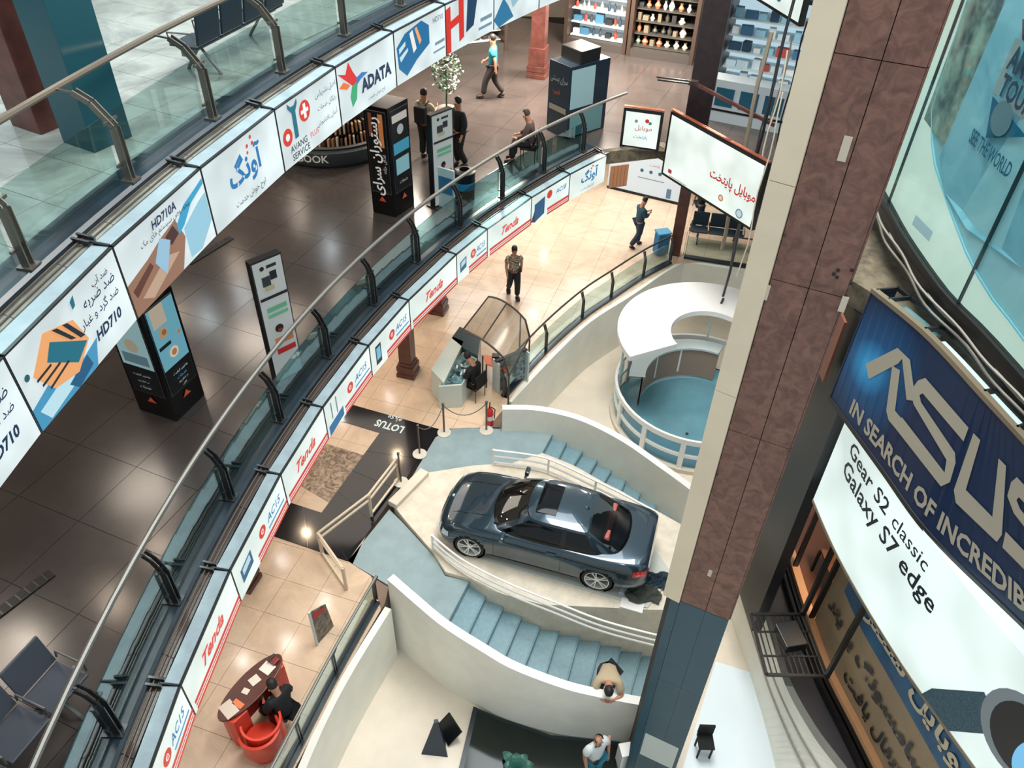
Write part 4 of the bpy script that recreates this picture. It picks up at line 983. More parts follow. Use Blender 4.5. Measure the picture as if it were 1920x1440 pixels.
wallstrip('w', dw, .0, 7.34, .2, CREAM, side=-1).build('wall_dark_right', mat('dark_wall', (20, 20, 24), .35), kind='structure')
MB().hexa([V((4.60, 9.05, 6.2)), V((4.62, 9.5, 6.2)), V((4.66, 9.5, 6.2)), V((4.64, 9.05, 6.2))], [V((4.60, 9.05, 7.3)), V((4.62, 9.5, 7.3)), V((4.66, 9.5, 7.3)), V((4.64, 9.05, 7.3))]).build('trim_3', mat('rust_panel', (112, 66, 50), .5), kind='structure')
# slabs of the right side
edge0 = curve_pts([(1425, 1085), (1452, 1180), (1480, 1270), (1530, 1360), (1590, 1440)], 0, 5, lead=1.2, tail=2)
pl = [V((q.x, q.y, 0)) for q in edge0]; pl = pl+[V((15.5, 1.5, 0)), V((15.5, 14, 0)), V((8, 13, 0))]
MB().prism(pl, -.3, 0).build('floor', mat('dark_walk', (62, 58, 62), .5), kind='structure')
foot = curve_pts([(1372, 1166), (1392, 1225), (1415, 1300), (1437, 1380), (1450, 1440)], Z0, 5, lead=1.2, tail=1.2)
n = min(len(foot), len(edge0)); mb = MB()
for i in range(n): mb.v += [foot[i], edge0[i].lerp(foot[i], .30)+V((-.02, 0, 0)), edge0[i]+V((0, 0, -.30)), edge0[i]+V((0, 0, -.02))]
for i in range(n-1):
    for j in range(3): mb.f.append((i*4+j, i*4+j+1, i*4+5+j, i*4+4+j))
mb.build('wall_court_right', CREAM, kind='structure', smooth=False)
for f_ in (.35, .55): 
    MB().tube([edge0[i].lerp(foot[i], f_)+V((-.02, 0, .02)) for i in range(n)], .025, 6).build('trim_2', mat('groove_grey', (150, 146, 136), .6), kind='structure')
# bright bluish platform on the lowest floor
pb = [G(*p, Z0+.06) for p in ((1342, 1240), (1412, 1262), (1432, 1340), (1460, 1440), (1475, 1500), (1290, 1500), (1280, 1440))]
MB().prism(pb, Z0, Z0+.06).build('floor', mat('pale_blue_floor', (226, 238, 242), .3), kind='structure')
# ledge, wires and glass front above the blue sign
GB = 8.4
gl = curve_pts([(1666, 378), (1700, 440), (1755, 520), (1792, 565), (1850, 622), (1920, 700)], GB, 5, lead=2.5, tail=2.5)
GT = [V((q.x, q.y, 14.6)) for q in gl]; S4 = Sheet(GT, gl)
DUST = mat('dusty_concrete', (112, 102, 82), .8, c2=(74, 66, 54), scale=5, bump=.3)
led = [V((4.45, 10.9, 0)), V((4.62, 9.6, 0))]+[S1.P(S1.W*i/12, 0, -.40) for i in range(13)]; led = [V((q.x, q.y, 0)) for q in led]+[V((q.x+.9, q.y, 0)) for q in reversed(gl)]
MB().prism(led, 7.35, 7.72).build('ledge', DUST, kind='structure')
S4.mesh(0, S4.W, 1.0, 1.06, .06, -.5, 30).build('dark_plinth', BLACK, kind='structure')
for k, (o1, zz) in enumerate(((.12, 8.2), (.17, 8.12), (.2, 8.25))):
    w1 = MB().tube([S4.P(u/6, 1, o1-.08+.03*sin(u*.7+k))+V((0, 0, zz-8.4)) for u in range(0, int(S4.W*6))], .018, 5).build('wire', mat('wire_grey', (120, 116, 106), .5), smooth=True); tag(w1, ['pale wire nearest the glass front above the blue sign', 'middle wire of the three along the dusty ledge', 'outermost wire along the dusty ledge above the blue sign'][k], 'wire', 'wires along the dusty ledge')
shp = thing('glass_front', 'tall curved glass front with pale lower band and travel goods banner, upper right', 'shop', S4.P(0, 1))
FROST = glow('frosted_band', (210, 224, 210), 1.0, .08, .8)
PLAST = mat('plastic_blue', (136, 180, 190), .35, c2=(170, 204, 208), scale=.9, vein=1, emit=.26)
nU = 26; mb = MB()
# white lower band with a curved upper limit, blue plastic film above it
def lim(u): return lerp(u, [0, 2.4, 2.7, 2.8, 3.39, 4.35, 5.38, 6.19, 9], [.2, .3, .76, .79, .84, .89, .945, .96, .97])
for i in range(nU+1):
    u = S4.W*i/nU; mb.v += [S4.P(u, lim(u), -.04), S4.P(u, 1, -.04)]
for i in range(nU): mb.f.append((i*2, i*2+1, i*2+3, i*2+2))
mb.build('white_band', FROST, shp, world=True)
mb = MB()
for i in range(nU+1):
    u = S4.W*i/nU; mb.v += [S4.P(u, 0, -.05), S4.P(u, lim(u)+.004, -.05)]
for i in range(nU): mb.f.append((i*2, i*2+1, i*2+3, i*2+2))
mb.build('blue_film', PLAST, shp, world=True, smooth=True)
for u in (2.45, 5.0, 7.5): S4.mesh(u, u+.02, 0, 1, -.005, -.05, 1).build('glass_joint', mat('joint_dark', (34, 60, 66), .4), shp, world=True)
S4.mesh(0, S4.W, 0, 1, .012, .0, 30).build('glass_pane', glassmat('front_glass', (232, 242, 242), .98, .06, .25), shp, world=True)
MB().tube([S4.P(S4.W*i/nU, lim(S4.W*i/nU), -.03) for i in range(nU+1)], .015, 5).build('film_edge', ink((150, 206, 220)), shp, world=True)
# mottled photo strip left of the banner
S4.mesh(2.60, 3.72, .2, .795, -.02, -.03, 6).build('photo_strip', mat('photo_mottle', (168, 184, 170), .4, c2=(52, 74, 80), scale=2.4, detail=3), shp, world=True)
mb = MB(); S4.poly(mb, [(3.62, .2), (4.6, .2), (5.6, .3), (5.6, .86), (4.6, .875), (3.9, .86), (3.45, .82)], -.012); mb.build('banner', mat('banner_blue', (104, 158, 178), .4, c2=(146, 192, 204), scale=1.4, vein=1, emit=.18), shp, world=True, recalc=False)
mb = MB(); S4.poly(mb, [(4.02, .555), (5.4, .555), (5.4, .668), (4.02, .65)], -.006); mb.build('badge_picture', ink((206, 222, 222), .25), shp, world=True, recalc=False)
mb = MB(); S4.poly(mb, [(4.0, .525), (5.4, .525), (5.4, .552), (4.15, .552)], -.006); mb.build('red_ribbon', ink((110, 36, 60)), shp, world=True, recalc=False)
mb = MB(); S4.poly(mb, [(4.05, .655), (4.9, .672), (4.25, .72)], -.006); mb.build('blue_wedge', ink((26, 106, 138)), shp, world=True, recalc=False)
mb = MB(); n = 24; mb.add([S4.P(4.38+.20*cos(2*pi*i/n), .675+.030*sin(2*pi*i/n), -.003) for i in range(n)], [tuple(range(n))]); mb.build('globe_badge', ink((150, 190, 204), .2), shp, world=True, recalc=False)
mb = MB(); S4.text(mb, 'AMERICAN', 4.08, .583, .26, wd=1.25, off=0, bold=.03); S4.text(mb, 'TOURISTER', 4.12, .628, .24, wd=1.3, off=0, bold=.03); mb.build('dark_lettering', ink((38, 66, 84)), shp, world=True, recalc=False)
mb = MB(); S4.text(mb, 'SEE THE WORLD', 3.95, .735, .17, wd=.95, off=-.004, bold=.02); mb.build('lettering', ink((40, 110, 136)), shp, world=True, recalc=False)
mb = MB(); S4.poly(mb, [(3.50, .945), (4.05, .935), (4.05, .958), (3.50, .968)], .022); mb.build('notice_plate', ink((140, 178, 184)), shp, world=True, recalc=False)
S4.mesh(0, S4.W, -.01, .0, -1.5, -1.6, 20).build('head_panel', BLACK, shp, world=True)
# ---- hung grille platform
gz = 1.0; g0 = [G(*p, gz) for p in ((1408, 1152), (1505, 1152), (1550, 1268), (1437, 1265))]
gp = thing('grille_platform', 'black steel grille platform hung on two black struts beside the shop front', 'platform', g0[0])
for i in range(4): MB().bar(g0[i], g0[(i+1) % 4], .05).build('frame_bar', BLACK, gp, world=True)
for i in range(1, 11): 
    t_ = i/11; MB().bar(g0[0].lerp(g0[1], t_), g0[3].lerp(g0[2], t_), .018).build('grille_bar', BLACK, gp, world=True)
MB().bar(g0[0].lerp(g0[3], .3), g0[1].lerp(g0[2], .3), .03).build('cross_bar', BLACK, gp, world=True); MB().bar(g0[0].lerp(g0[3], .7), g0[1].lerp(g0[2], .7), .03).build('cross_bar', BLACK, gp, world=True)
for i in (1, 2): MB().bar(g0[i]+V((0, 0, -.03)), g0[i]+V((0, 0, 3.3)), .075).build('strut', BLACK, gp, world=True)
MB().box((g0[0]+g0[2])/2+V((.05, .1, .1)), (.42, .5, .2), .2).build('control_box', BLACKP, gp, world=True, bevel=.02)
# ================================================================ people
def skinmesh(joints, edges, root=0, sub=1):
    """joints: name -> (pos, (rx, ry)); grows one continuous surface"""
    names = list(joints); bm = bmesh.new(); ly = bm.verts.layers.skin.verify(); vs = {}
    for i, n in enumerate(names):
        p, r = joints[n]; v = bm.verts.new(p); v[ly].radius = r if isinstance(r, tuple) else (r, r); v[ly].use_root = (i == root); vs[n] = v
    for a, b in edges: bm.edges.new((vs[a], vs[b]))
    me = bpy.data.meshes.new('s'); bm.to_mesh(me); bm.free()
    o = bpy.data.objects.new('s', me); COL.objects.link(o)
    m = o.modifiers.new('s', 'SKIN'); m.use_smooth_shade = True; m.branch_smoothing = .6
    if sub: q = o.modifiers.new('u', 'SUBSURF'); q.levels = sub; q.render_levels = sub
    dg = bpy.context.evaluated_depsgraph_get(); me2 = bpy.data.meshes.new_from_object(o.evaluated_get(dg)); bpy.data.objects.remove(o)
    for p in me2.polygons: p.use_smooth = True
    return me2
def lk(name, me, m, parent, label=None):
    o = bpy.data.objects.new(name, me); me.name = name; COL.objects.link(o); o.parent = parent
    me.materials.clear(); me.materials.append(m)
    if label: o['label'] = label
    return o
def person(label, loc, yaw, top, trousers, pose=None, hair=HAIR, h=1.75, bald=False, skirt=False, long_sleeve=False, bag=None, group=None):
    """pose: joint overrides in body space (x right, y forward, z up), metres for a 1.75 m figure"""
    J = dict(pelvis=(0, 0, .95), waist=(0, 0, 1.08), chest=(0, .01, 1.28), neck=(0, 0, 1.47), head0=(0, .01, 1.55), head1=(0, .025, 1.655),
        shL=(-.17, 0, 1.42), elL=(-.23, -.02, 1.14), wrL=(-.24, .08, .90), haL=(-.24, .11, .82), shR=(.17, 0, 1.42), elR=(.23, -.02, 1.14), wrR=(.24, .08, .90), haR=(.24, .11, .82),
        hiL=(-.09, 0, .90), knL=(-.10, .04, .50), anL=(-.10, -.02, .09), toL=(-.11, .12, .04), hiR=(.09, 0, .90), knR=(.10, .04, .50), anR=(.10, -.02, .09), toR=(.11, .12, .04))
    if pose: J.update(pose)
    J = {k: V(v) for k, v in J.items()}
    t = thing('person', label, 'person', loc, yaw, group)
    t.scale = (h/1.75,)*3
    rad = dict(pelvis=(.14, .11), waist=(.13, .10), chest=(.165, .115), neck=.055, head0=(.082, .09), head1=(.088, .10), shL=.07, elL=.05, wrL=.034, haL=(.042, .026), shR=.07, elR=.05, wrR=.034, haR=(.042, .026),
        hiL=.10, knL=.065, anL=.046, toL=(.044, .03), hiR=.10, knR=.065, anR=.046, toR=(.044, .03))
    E = [('pelvis', 'waist'), ('waist', 'chest'), ('chest', 'neck'), ('neck', 'head0'), ('head0', 'head1')]
    for s in 'LR': E += [('chest', 'sh'+s), ('sh'+s, 'el'+s), ('el'+s, 'wr'+s), ('wr'+s, 'ha'+s), ('pelvis', 'hi'+s), ('hi'+s, 'kn'+s), ('kn'+s, 'an'+s), ('an'+s, 'to'+s)]
    jj = {k: (J[k], rad[k]) for k in J}
    # five fingers on each hand, leaving the palm separately
    for s in 'LR':
        w_, p = J['wr'+s], J['ha'+s]; d = (p-w_).normalized(); sd = V((0, 1, 0)) if abs(d.y) < .8 else V((0, 0, 1)); sd = (sd-d*sd.dot(d)).normalized()
        for k in range(5):
            th = k == 4; o = sd*((k-1.5)*.019 if not th else .034); L_ = (.07, .08, .076, .06, .05)[k]
            a = p+o*(.8 if not th else .6)+d*(.012 if not th else -.03); dd = (d if not th else (d+sd*.9).normalized())
            b = a+dd*L_*.55; c = a+dd*L_+V((0, 0, 0)) - sd.cross(d)*.012*(1 if s == 'L' else -1)
            jj['f%s%da' % (s, k)] = (b, .0095); jj['f%s%db' % (s, k)] = (c, .008); E += [('ha'+s, 'f%s%da' % (s, k)), ('f%s%da' % (s, k), 'f%s%db' % (s, k))]
    lk('body', skinmesh(jj, E), SKIN, t)
    # shirt
    sj = {k: (J[k], (rad[k][0]+.055, rad[k][1]+.05)) for k in ('waist', 'chest')}
    sj = {'pelvis': (J['pelvis']+(J['waist']-J['pelvis'])*-.45, (.205, .165)), **sj, 'neck': (J['chest']+(J['neck']-J['chest'])*.80, (.11, .095))}
    SE = [('pelvis', 'waist'), ('waist', 'chest'), ('chest', 'neck')]
    for s in 'LR':
        sj['sh'+s] = (J['sh'+s], .105); e = J['el'+s]; sh = J['sh'+s]
        sj['el'+s] = ((sh+(e-sh)*(1 if long_sleeve else .80)), .085); SE += [('chest', 'sh'+s), ('sh'+s, 'el'+s)]
        if long_sleeve: sj['wr'+s] = (e+(J['wr'+s]-e)*.95, .06); SE.append(('el'+s, 'wr'+s))
    lk('shirt', skinmesh(sj, SE), top, t)
    tj = {'pelvis': (J['pelvis']+(J['waist']-J['pelvis'])*.7, (.18, .15))}; TE_ = []
    for s in 'LR':
        tj['hi'+s] = (J['hi'+s], .135); tj['kn'+s] = (J['kn'+s], .10); tj['an'+s] = (J['kn'+s]+(J['an'+s]-J['kn'+s])*.97, .085); TE_ += [('pelvis', 'hi'+s), ('hi'+s, 'kn'+s), ('kn'+s, 'an'+s)]
    lk('trousers', skinmesh(tj, TE_), trousers, t)
    SH = mat('shoe_dark', (26, 22, 22), .5)
    for s in 'LR': lk('shoe', skinmesh({'a': (J['an'+s]+V((0, -.03, -.03)), (.075, .065)), 'b': (J['an'+s].lerp(J['to'+s], .5)+V((0, 0, -.005)), (.078, .058)), 'c': (J['to'+s]+(J['to'+s]-J['an'+s])*.5, (.066, .045))}, [('a', 'b'), ('b', 'c')]), SH, t)
    hd = (J['head1']-J['head0']).normalized(); fwd = (V((0, 1, 0))-hd*hd.y); fwd = fwd.normalized() if fwd.length > .1 else V((0, 0, -1))
    if not bald:
        mb = MB(); mb.lathe([(0, .075), (.045, .066), (.074, .035), (.088, -.01), (.088, -.05), (.08, -.085)], n=16)
        q = V((0, 0, 1)).rotation_difference(hd); vv = []
        for v in mb.v:
            p = V(v); p.y *= 1.12
            if p.y > .03 and p.z < .02: p.y = .03+(p.y-.03)*.2
            vv.append(q @ p + J['head1'] + hd*.055 - fwd*.012)
        mb.v = vv; mb.build('hair', hair, t, smooth=True)
    else:
        mb = MB(); q = V((0, 0, 1)).rotation_difference(hd); mb.lathe([(.082, -.02), (.086, -.05), (.08, -.085)], n=16, a0=RD(150), a1=RD(390)); mb.v = [q @ V(v)+J['head1']+hd*.05 for v in mb.v]; mb.build('hair', hair, t, smooth=True)
    # face: eyes, nose, mouth, ears
    sdv = fwd.cross(hd); c = J['head0'].lerp(J['head1'], .55); fm = MB()
    fm.add([c+fwd*.088+hd*.02-sdv*.012, c+fwd*.088+hd*.02+sdv*.012, c+fwd*.112-hd*.018, c+fwd*.086-hd*.03-sdv*.014, c+fwd*.086-hd*.03+sdv*.014, c+fwd*.086+hd*.03], [(0, 1, 2), (0, 2, 3), (1, 4, 2), (3, 2, 4), (0, 5, 1)])
    fm.build('nose', SKIN, t)
    for s in (-1, 1):
        MB().box(c+fwd*.082+hd*.026+sdv*.03*s, (.022, .014, .01)).build('eye', HAIR, t)
        MB().lathe([(0, .012), (.018, .006), (.022, -.006), (0, -.012)], c=c+sdv*.078*s, n=8).build('ear', SKIN, t)
    MB().box(c+fwd*.085-hd*.05, (.045, .012, .01)).build('mouth', mat('lips', (130, 70, 62), .5), t)
    if bag:
        b = J['chest']; MB().box((b.x, b.y-.2, b.z-.08), (.30, .17, .42)).build('backpack', bag, t, bevel=.05)
        for s in (-1, 1): MB().tube([(s*.1, b.y-.12, b.z+.14), (s*.11, b.y+.02, b.z+.19), (s*.11, b.y+.13, b.z+.08), (s*.12, b.y-.1, b.z-.2)], .018, 6).build('bag_strap', bag, t)
    return t
def head_to(a, b):   # yaw whose forward (+y) points from a to b
    d = V(b)-V(a); return math.atan2(-d.x, d.y)
NAVYT = mat('navy_cotton', (20, 28, 42), .8); BLK = mat('black_cotton', (14, 15, 18), .8); TEALSH = mat('teal_shirt', (22, 120, 136), .8); GREYT = mat('charcoal_trousers', (44, 38, 38), .8)
PLAID = mat('plaid_shirt', (196, 182, 160), .8, c2=(70, 60, 56), scale=22, detail=1)
stride = dict(knL=(-.10, .20, .52), anL=(-.10, .26, .11), toL=(-.11, .40, .06), knR=(.10, -.02, .50), anR=(.10, -.30, .14), toR=(.11, -.18, .05), elL=(-.24, -.10, 1.16), wrL=(-.25, -.12, .93), haL=(-.25, -.13, .85), elR=(.24, .06, 1.15), wrR=(.24, .24, .98), haR=(.24, .31, .94))
q = G(924, 184, Z2); person('man in a teal polo shirt walking on the dark gallery floor', q, head_to(q, G(880, 180, Z2)), TEALSH, GREYT, stride, h=1.78)
q = G(962, 556); person('man in a pale plaid shirt and dark trousers walking on the beige floor', q, head_to(q, G(985, 640)), PLAID, NAVYT, dict(stride, knL=(-.10, .14, .52), anL=(-.10, .12, .10), toL=(-.11, .25, .05)))
q = G(1193, 462); person('man in a dark blue suit looking at his hands beside the blue case', q, head_to(q, G(1300, 440)), mat('blue_suit', (28, 66, 82), .8), mat('blue_trousers', (26, 46, 66), .8), dict(stride, knL=(-.1, .1, .5), anL=(-.1, .08, .1), toL=(-.11, .2, .05), elL=(-.2, .05, 1.18), wrL=(-.08, .26, 1.20), haL=(-.04, .32, 1.24), elR=(.2, .05, 1.18), wrR=(.08, .26, 1.2), haR=(.04, .32, 1.24), head0=(0, .04, 1.56), head1=(0, .09, 1.67)), long_sleeve=True)
q = G(800, 296, Z2); person('man with a black backpack seen from behind among the gallery stands', q, head_to(q, G(860, 250, Z2)), mat('cream_shirt', (190, 176, 150), .8), BLK, dict(elR=(.24, .06, 1.2), wrR=(.2, .25, 1.25), haR=(.18, .32, 1.28)), bag=BLK)
q = G(862, 312, Z2); person('person in all black clothes standing beside the white poster stand', q, head_to(q, G(800, 330, Z2)), BLK, BLK, dict(knL=(-.10, .08, .5), anL=(-.12, -.12, .1), toL=(-.13, .02, .05)), long_sleeve=True)
sit = dict(pelvis=(0, 0, .52), waist=(0, .02, .66), chest=(0, .06, .88), neck=(0, .09, 1.07), head0=(0, .12, 1.15), head1=(0, .16, 1.26), shL=(-.17, .07, 1.02), elL=(-.24, .12, .78), wrL=(-.16, .34, .66), haL=(-.12, .41, .65), shR=(.17, .07, 1.02), elR=(.24, .12, .78), wrR=(.16, .34, .66), haR=(.12, .41, .65),
   hiL=(-.09, .02, .50), knL=(-.12, .45, .52), anL=(-.12, .46, .10), toL=(-.12, .60, .04), hiR=(.09, .02, .50), knR=(.12, .45, .52), anR=(.12, .46, .10), toR=(.12, .60, .04))
q = G(995, 305, Z2); sy = head_to(q, G(950, 300, Z2)); person('man in a brown jacket sitting on a chair behind the gallery railing', q, sy, mat('brown_jacket', (70, 52, 50), .8), BLK, sit, hair=mat('grey_brown_hair', (70, 58, 54), .7), long_sleeve=True)
def chair(name, label, loc, yaw, m, mm=DSTEEL, group=None):
    t = thing(name, label, 'chair', loc, yaw, group)
    MB().box((0, .05, .43), (.44, .42, .05)).build('seat', m, t, bevel=.015); MB().box((0, -.17, .68), (.42, .04, .36), rot=Euler((-.12, 0, 0))).build('backrest', m, t, bevel=.015)
    for x in (-.19, .19):
        for y in (-.13, .23): MB().tube([(x, y, 0), (x, y, .41)], .012, 6).build('leg', mm, t)
        MB().tube([(x, -.15, .41), (x, -.17, .55)], .012, 6).build('back_post', mm, t)
    return t
chair('side_chair', 'dark chair under the seated man in the brown jacket', (q.x, q.y, Z2), sy, BLK)
# leaning man on the stairs: seen from above, elbows on the parapet
q = V((2.0, 7.95, -1.155)); pr = dict(pelvis=(0, -.02, .98), waist=(0, .10, 1.09), chest=(0, .30, 1.19), neck=(0, .46, 1.26), head0=(0, .53, 1.30), head1=(0, .62, 1.33), shL=(-.18, .36, 1.20), elL=(-.27, .50, .98), wrL=(-.12, .62, 1.0), haL=(-.05, .66, 1.02), shR=(.18, .36, 1.20), elR=(.27, .50, .98), wrR=(.12, .62, 1.0), haR=(.05, .66, 1.02), hiL=(-.09, -.02, .92), hiR=(.09, -.02, .92), anR=(.1, -.08, .09), toR=(.11, .06, .04))
person('man in a beige shirt bent over the white parapet of the near stairs', q, head_to((0, 0, 0), (-.12, -1, 0)), mat('beige_shirt', (184, 166, 138), .8), mat('dark_trousers', (40, 44, 50), .8), pr)
q = V((1.72, 6.62, Z0)); person('balding man in a white shirt and blue trousers beside the dark plant pool', q, head_to((0, 0, 0), (.5, -.8, 0)), mat('white_shirt', (206, 214, 216), .7), mat('teal_trousers', (40, 120, 140), .8), dict(elL=(-.26, .02, 1.2), wrL=(-.34, -.05, 1.3)), bald=True, h=1.72)
# ================================================================ things on the dark gallery
def kiosk_pillar(label, a, b, c, h, imgA, imgB, group='black poster pillars'):
    """rectangular advertising pillar given three base corners a (left), b (front), c (right)"""
    d = a+(c-b); t = thing('poster_pillar', label, 'advertising pillar', b, 0, group)
    up = V((0, 0, h))
    MB().hexa([a, b, c, d], [q+up for q in (a, b, c, d)]).build('pillar_body', mat('gloss_black', (10, 11, 13), .25), t, world=True, bevel=.01)
    for (p0, p1, items) in ((a, b, imgA), (b, c, imgB)):
        W = (p1-p0).length; u = (p1-p0).normalized(); n = V((u.y, -u.x, 0)); o = p0+up
        F = face(o, u, (0, 0, -1), n, .008)
        MB().add([F(x, y) for x, y in ((W*.08, h*.03), (W*.92, h*.03), (W*.92, h*.78), (W*.08, h*.78))], [(0, 1, 2, 3)]).build('poster_frame', STEEL, t, world=True)
        G2 = lambda aa, bb, k=1, F=F: F(W*.10+aa, h*.04+bb, 1.5+k)
        art(t, G2, W*.80, h*.73, items, .55)
        # orange triangle near the foot
        MB().add([F(W*.5-.09, h*.86, 2), F(W*.5+.09, h*.86, 2), F(W*.5, h*.81, 2)], [(0, 1, 2)]).build('orange_triangle', ink((230, 92, 60)), t, world=True)
    return t
food = [('r', (16, 18, 20), (0, 0, 1, 1)), ('r', (120, 186, 206), (0, .0, 1, .70)), ('r', (206, 188, 166), (.1, .0, .6, .22)), ('c', (200, 160, 120), (.35, .30, .06)), ('c', (150, 110, 80), (.38, .30, .03)), ('r', (24, 34, 40), (.05, .42, .5, .46)), ('c', (240, 220, 196), (.5, .56, .06)), ('c', (190, 130, 90), (.5, .56, .035)), ('c', (230, 120, 60), (.85, .4, .02)),
  ('t', (230, 236, 236), 'بهترین کیفیت', .5, .78, .035, .8), ('t', (90, 180, 210), 'خدمات', .5, .84, .035, .5), ('t', (230, 236, 236), 'در تمام روز', .5, .90, .035, .7), ('t', (230, 236, 236), 'تلفن', .5, .95, .03, .5)]
food2 = [('r', (16, 18, 20), (0, 0, 1, 1)), ('r', (150, 186, 190), (0, 0, 1, .66)), ('c', (170, 160, 140), (.5, .4, .08)), ('r', (90, 120, 130), (.1, .5, .9, .62)), ('t', (180, 190, 192), 'بهترین کیفیت', .5, .76, .035, .8), ('t', (180, 190, 192), 'در تمام روز', .5, .84, .035, .7), ('t', (180, 190, 192), 'خدمات', .5, .91, .035, .6)]
rest = [('r', (14, 15, 17), (0, 0, 1, 1)), ('r', (196, 120, 70), (.62, .02, .86, .42)), ('r', (120, 70, 44), (.12, .02, .3, .3)), ('t', (224, 220, 210), 'رستوران سرای', .40, .55, .17, None, .02, 0, -1.5708), ('t', (196, 192, 184), 'غذای خانه', .82, .62, .06, None, 0, 0, -1.5708)]
pic = [('r', (16, 18, 20), (0, 0, 1, 1)), ('r', (214, 208, 200), (.05, .05, .95, .14)), ('c', (180, 190, 196), (.5, .24, .06)), ('r', (70, 160, 190), (.02, .38, .98, .52)), ('r', (140, 190, 200), (.1, .58, .9, .78)), ('t', (210, 210, 205), 'خدمات', .5, .88, .04, .7)]
kiosk_pillar('black poster pillar with food pictures standing below the upper lightboxes', G(262, 768, Z2), G(332, 791, Z2), G(384, 740, Z2), 2.2, food2, food)
kiosk_pillar('black poster pillar with a tall Persian restaurant sign, right of the book counter', G(700, 398, Z2), G(742, 408, Z2), G(777, 384, Z2), 2.5, rest, pic)
def totem(label, a, b, h, items):
    t = thing('poster_stand', label, 'poster stand', (a+b)/2, 0, 'white poster stands'); u = (b-a).normalized(); n = V((u.y, -u.x, 0)); W = (b-a).length
    MB().hexa([a, b, b-n*.14, a-n*.14], [q+V((0, 0, h)) for q in (a, b, b-n*.14, a-n*.14)]).build('stand_body', mat('stand_black', (26, 28, 32), .4), t, world=True, bevel=.006)
    F = face(a+V((0, 0, h)), u, (0, 0, -1), n, .006); MB().add([F(x, y) for x, y in ((W*.04, .03), (W*.96, .03), (W*.96, h*.97), (W*.04, h*.97))], [(0, 1, 2, 3)]).build('poster_sheet', ink((206, 214, 212), .35), t, world=True)
    art(t, lambda x, y, k=1: F(W*.06+x, .04+y, 1.5+k), W*.88, h*.9, items, .3)
    MB().box((a+b)/2-n*.07+V((0, 0, .015)), (W*1.1, .34, .03), math.atan2(u.y, u.x)).build('foot_plate', DSTEEL, t, world=True)
PST = [('c', (30, 34, 40), (.28, .05, .018)), ('r', (40, 44, 50), (.44, .035, .8, .06)), ('r', (50, 60, 66), (.2, .12, .5, .2)), ('r', (200, 190, 150), (.25, .2, .6, .24)), ('r', (30, 34, 40), (.5, .09, .75, .16)), ('r', (22, 24, 28), (0, .285, 1, .31)), ('r', (110, 190, 150), (.15, .38, .9, .42)), ('r', (120, 196, 160), (.15, .44, .9, .47)), ('c', (40, 30, 30), (.45, .58, .035)), ('c', (150, 60, 50), (.47, .60, .02)), ('r', (226, 140, 90), (.2, .66, .9, .72)), ('r', (206, 50, 48), (.2, .76, .92, .81))]
totem('slim white poster stand on the dark floor behind the railing, left of centre', G(519, 722, Z2), G(570, 696, Z2), 2.42, PST)
totem('slim white poster stand beside the person in black', G(815, 392, Z2), G(853, 374, Z2), 2.2, PST)
# low poster boards behind the glass
bx = G(838, 392, Z2); t = thing('poster_board', 'low white board with blue print behind the railing glass, by the dark bin', 'board', bx, RD(-28)); MB().box((0, 0, .5), (.45, .04, 1.0)).build('board_sheet', ink((170, 200, 206)), t, bevel=.005); MB().box((0, -.025, .6), (.36, .006, .4)).build('blue_print', ink((40, 110, 150)), t)
bx = G(872, 380, Z2); t = thing('litter_bin', 'dark round litter bin with a blue band behind the railing glass', 'bin', bx); MB().lathe([(0, 0), (.22, 0), (.24, .75), (.0, .75)], n=20).build('bin_body', BLACKP, t, smooth=True); MB().lathe([(.238, .4), (.243, .58)], n=20).build('blue_band', ink((30, 120, 160)), t, smooth=True); MB().lathe([(.25, .75), (.25, .8), (.12, .84), (.12, .78)], n=20).build('lid', BLACK, t, smooth=True)
# black vending booth
a, b, c = G(1024, 243, Z2), G(1062, 262, Z2), G(1132, 240, Z2); t = thing('vending_booth', 'black booth with a pale side panel and a dark box on its roof', 'booth', b); d = a+c-b; up = V((0, 0, 1.9))
MB().hexa([a, b, c, d], [q+up for q in (a, b, c, d)]).build('booth_body', mat('booth_navy', (14, 34, 48), .35), t, world=True, bevel=.01)
u = (c-b).normalized(); n = V((u.y, -u.x, 0)); W = (c-b).length; F = face(b+up, u, (0, 0, -1), n, .01)
MB().add([F(x, y) for x, y in ((.03, .08), (W*.62, .08), (W*.62, 1.1), (.03, 1.1))], [(0, 1, 2, 3)]).build('pale_panel', mat('pale_panel', (140, 172, 178), .3), t, world=True); MB().add([F(x, y) for x, y in ((.06, 1.2), (W*.9, 1.2), (W*.9, 1.85), (.06, 1.85))], [(0, 1, 2, 3)]).build('lower_panel', mat('teal_tray', (92, 132, 136), .4), t, world=True)
u = (b-a).normalized(); n = V((u.y, -u.x, 0)); W = (b-a).length; F = face(a+up, u, (0, 0, -1), n, .01)
art(t, F, W, 1.9, [('t', (190, 196, 196), 'سرای بستنی', .5, .22, .12, .8), ('t', (220, 90, 60), 'قهوه', .4, .40, .08, .5), ('r', (170, 160, 140), (.1, .58, .9, .66))], .2)
e_ = (a+b+c+d)/4+V((0, 0, 1.9)); MB().box(e_+V((0, 0, .16)), (.75, .7, .32), math.atan2(u.y, u.x)).build('roof_box', BLACKP, t, world=True, bevel=.02)
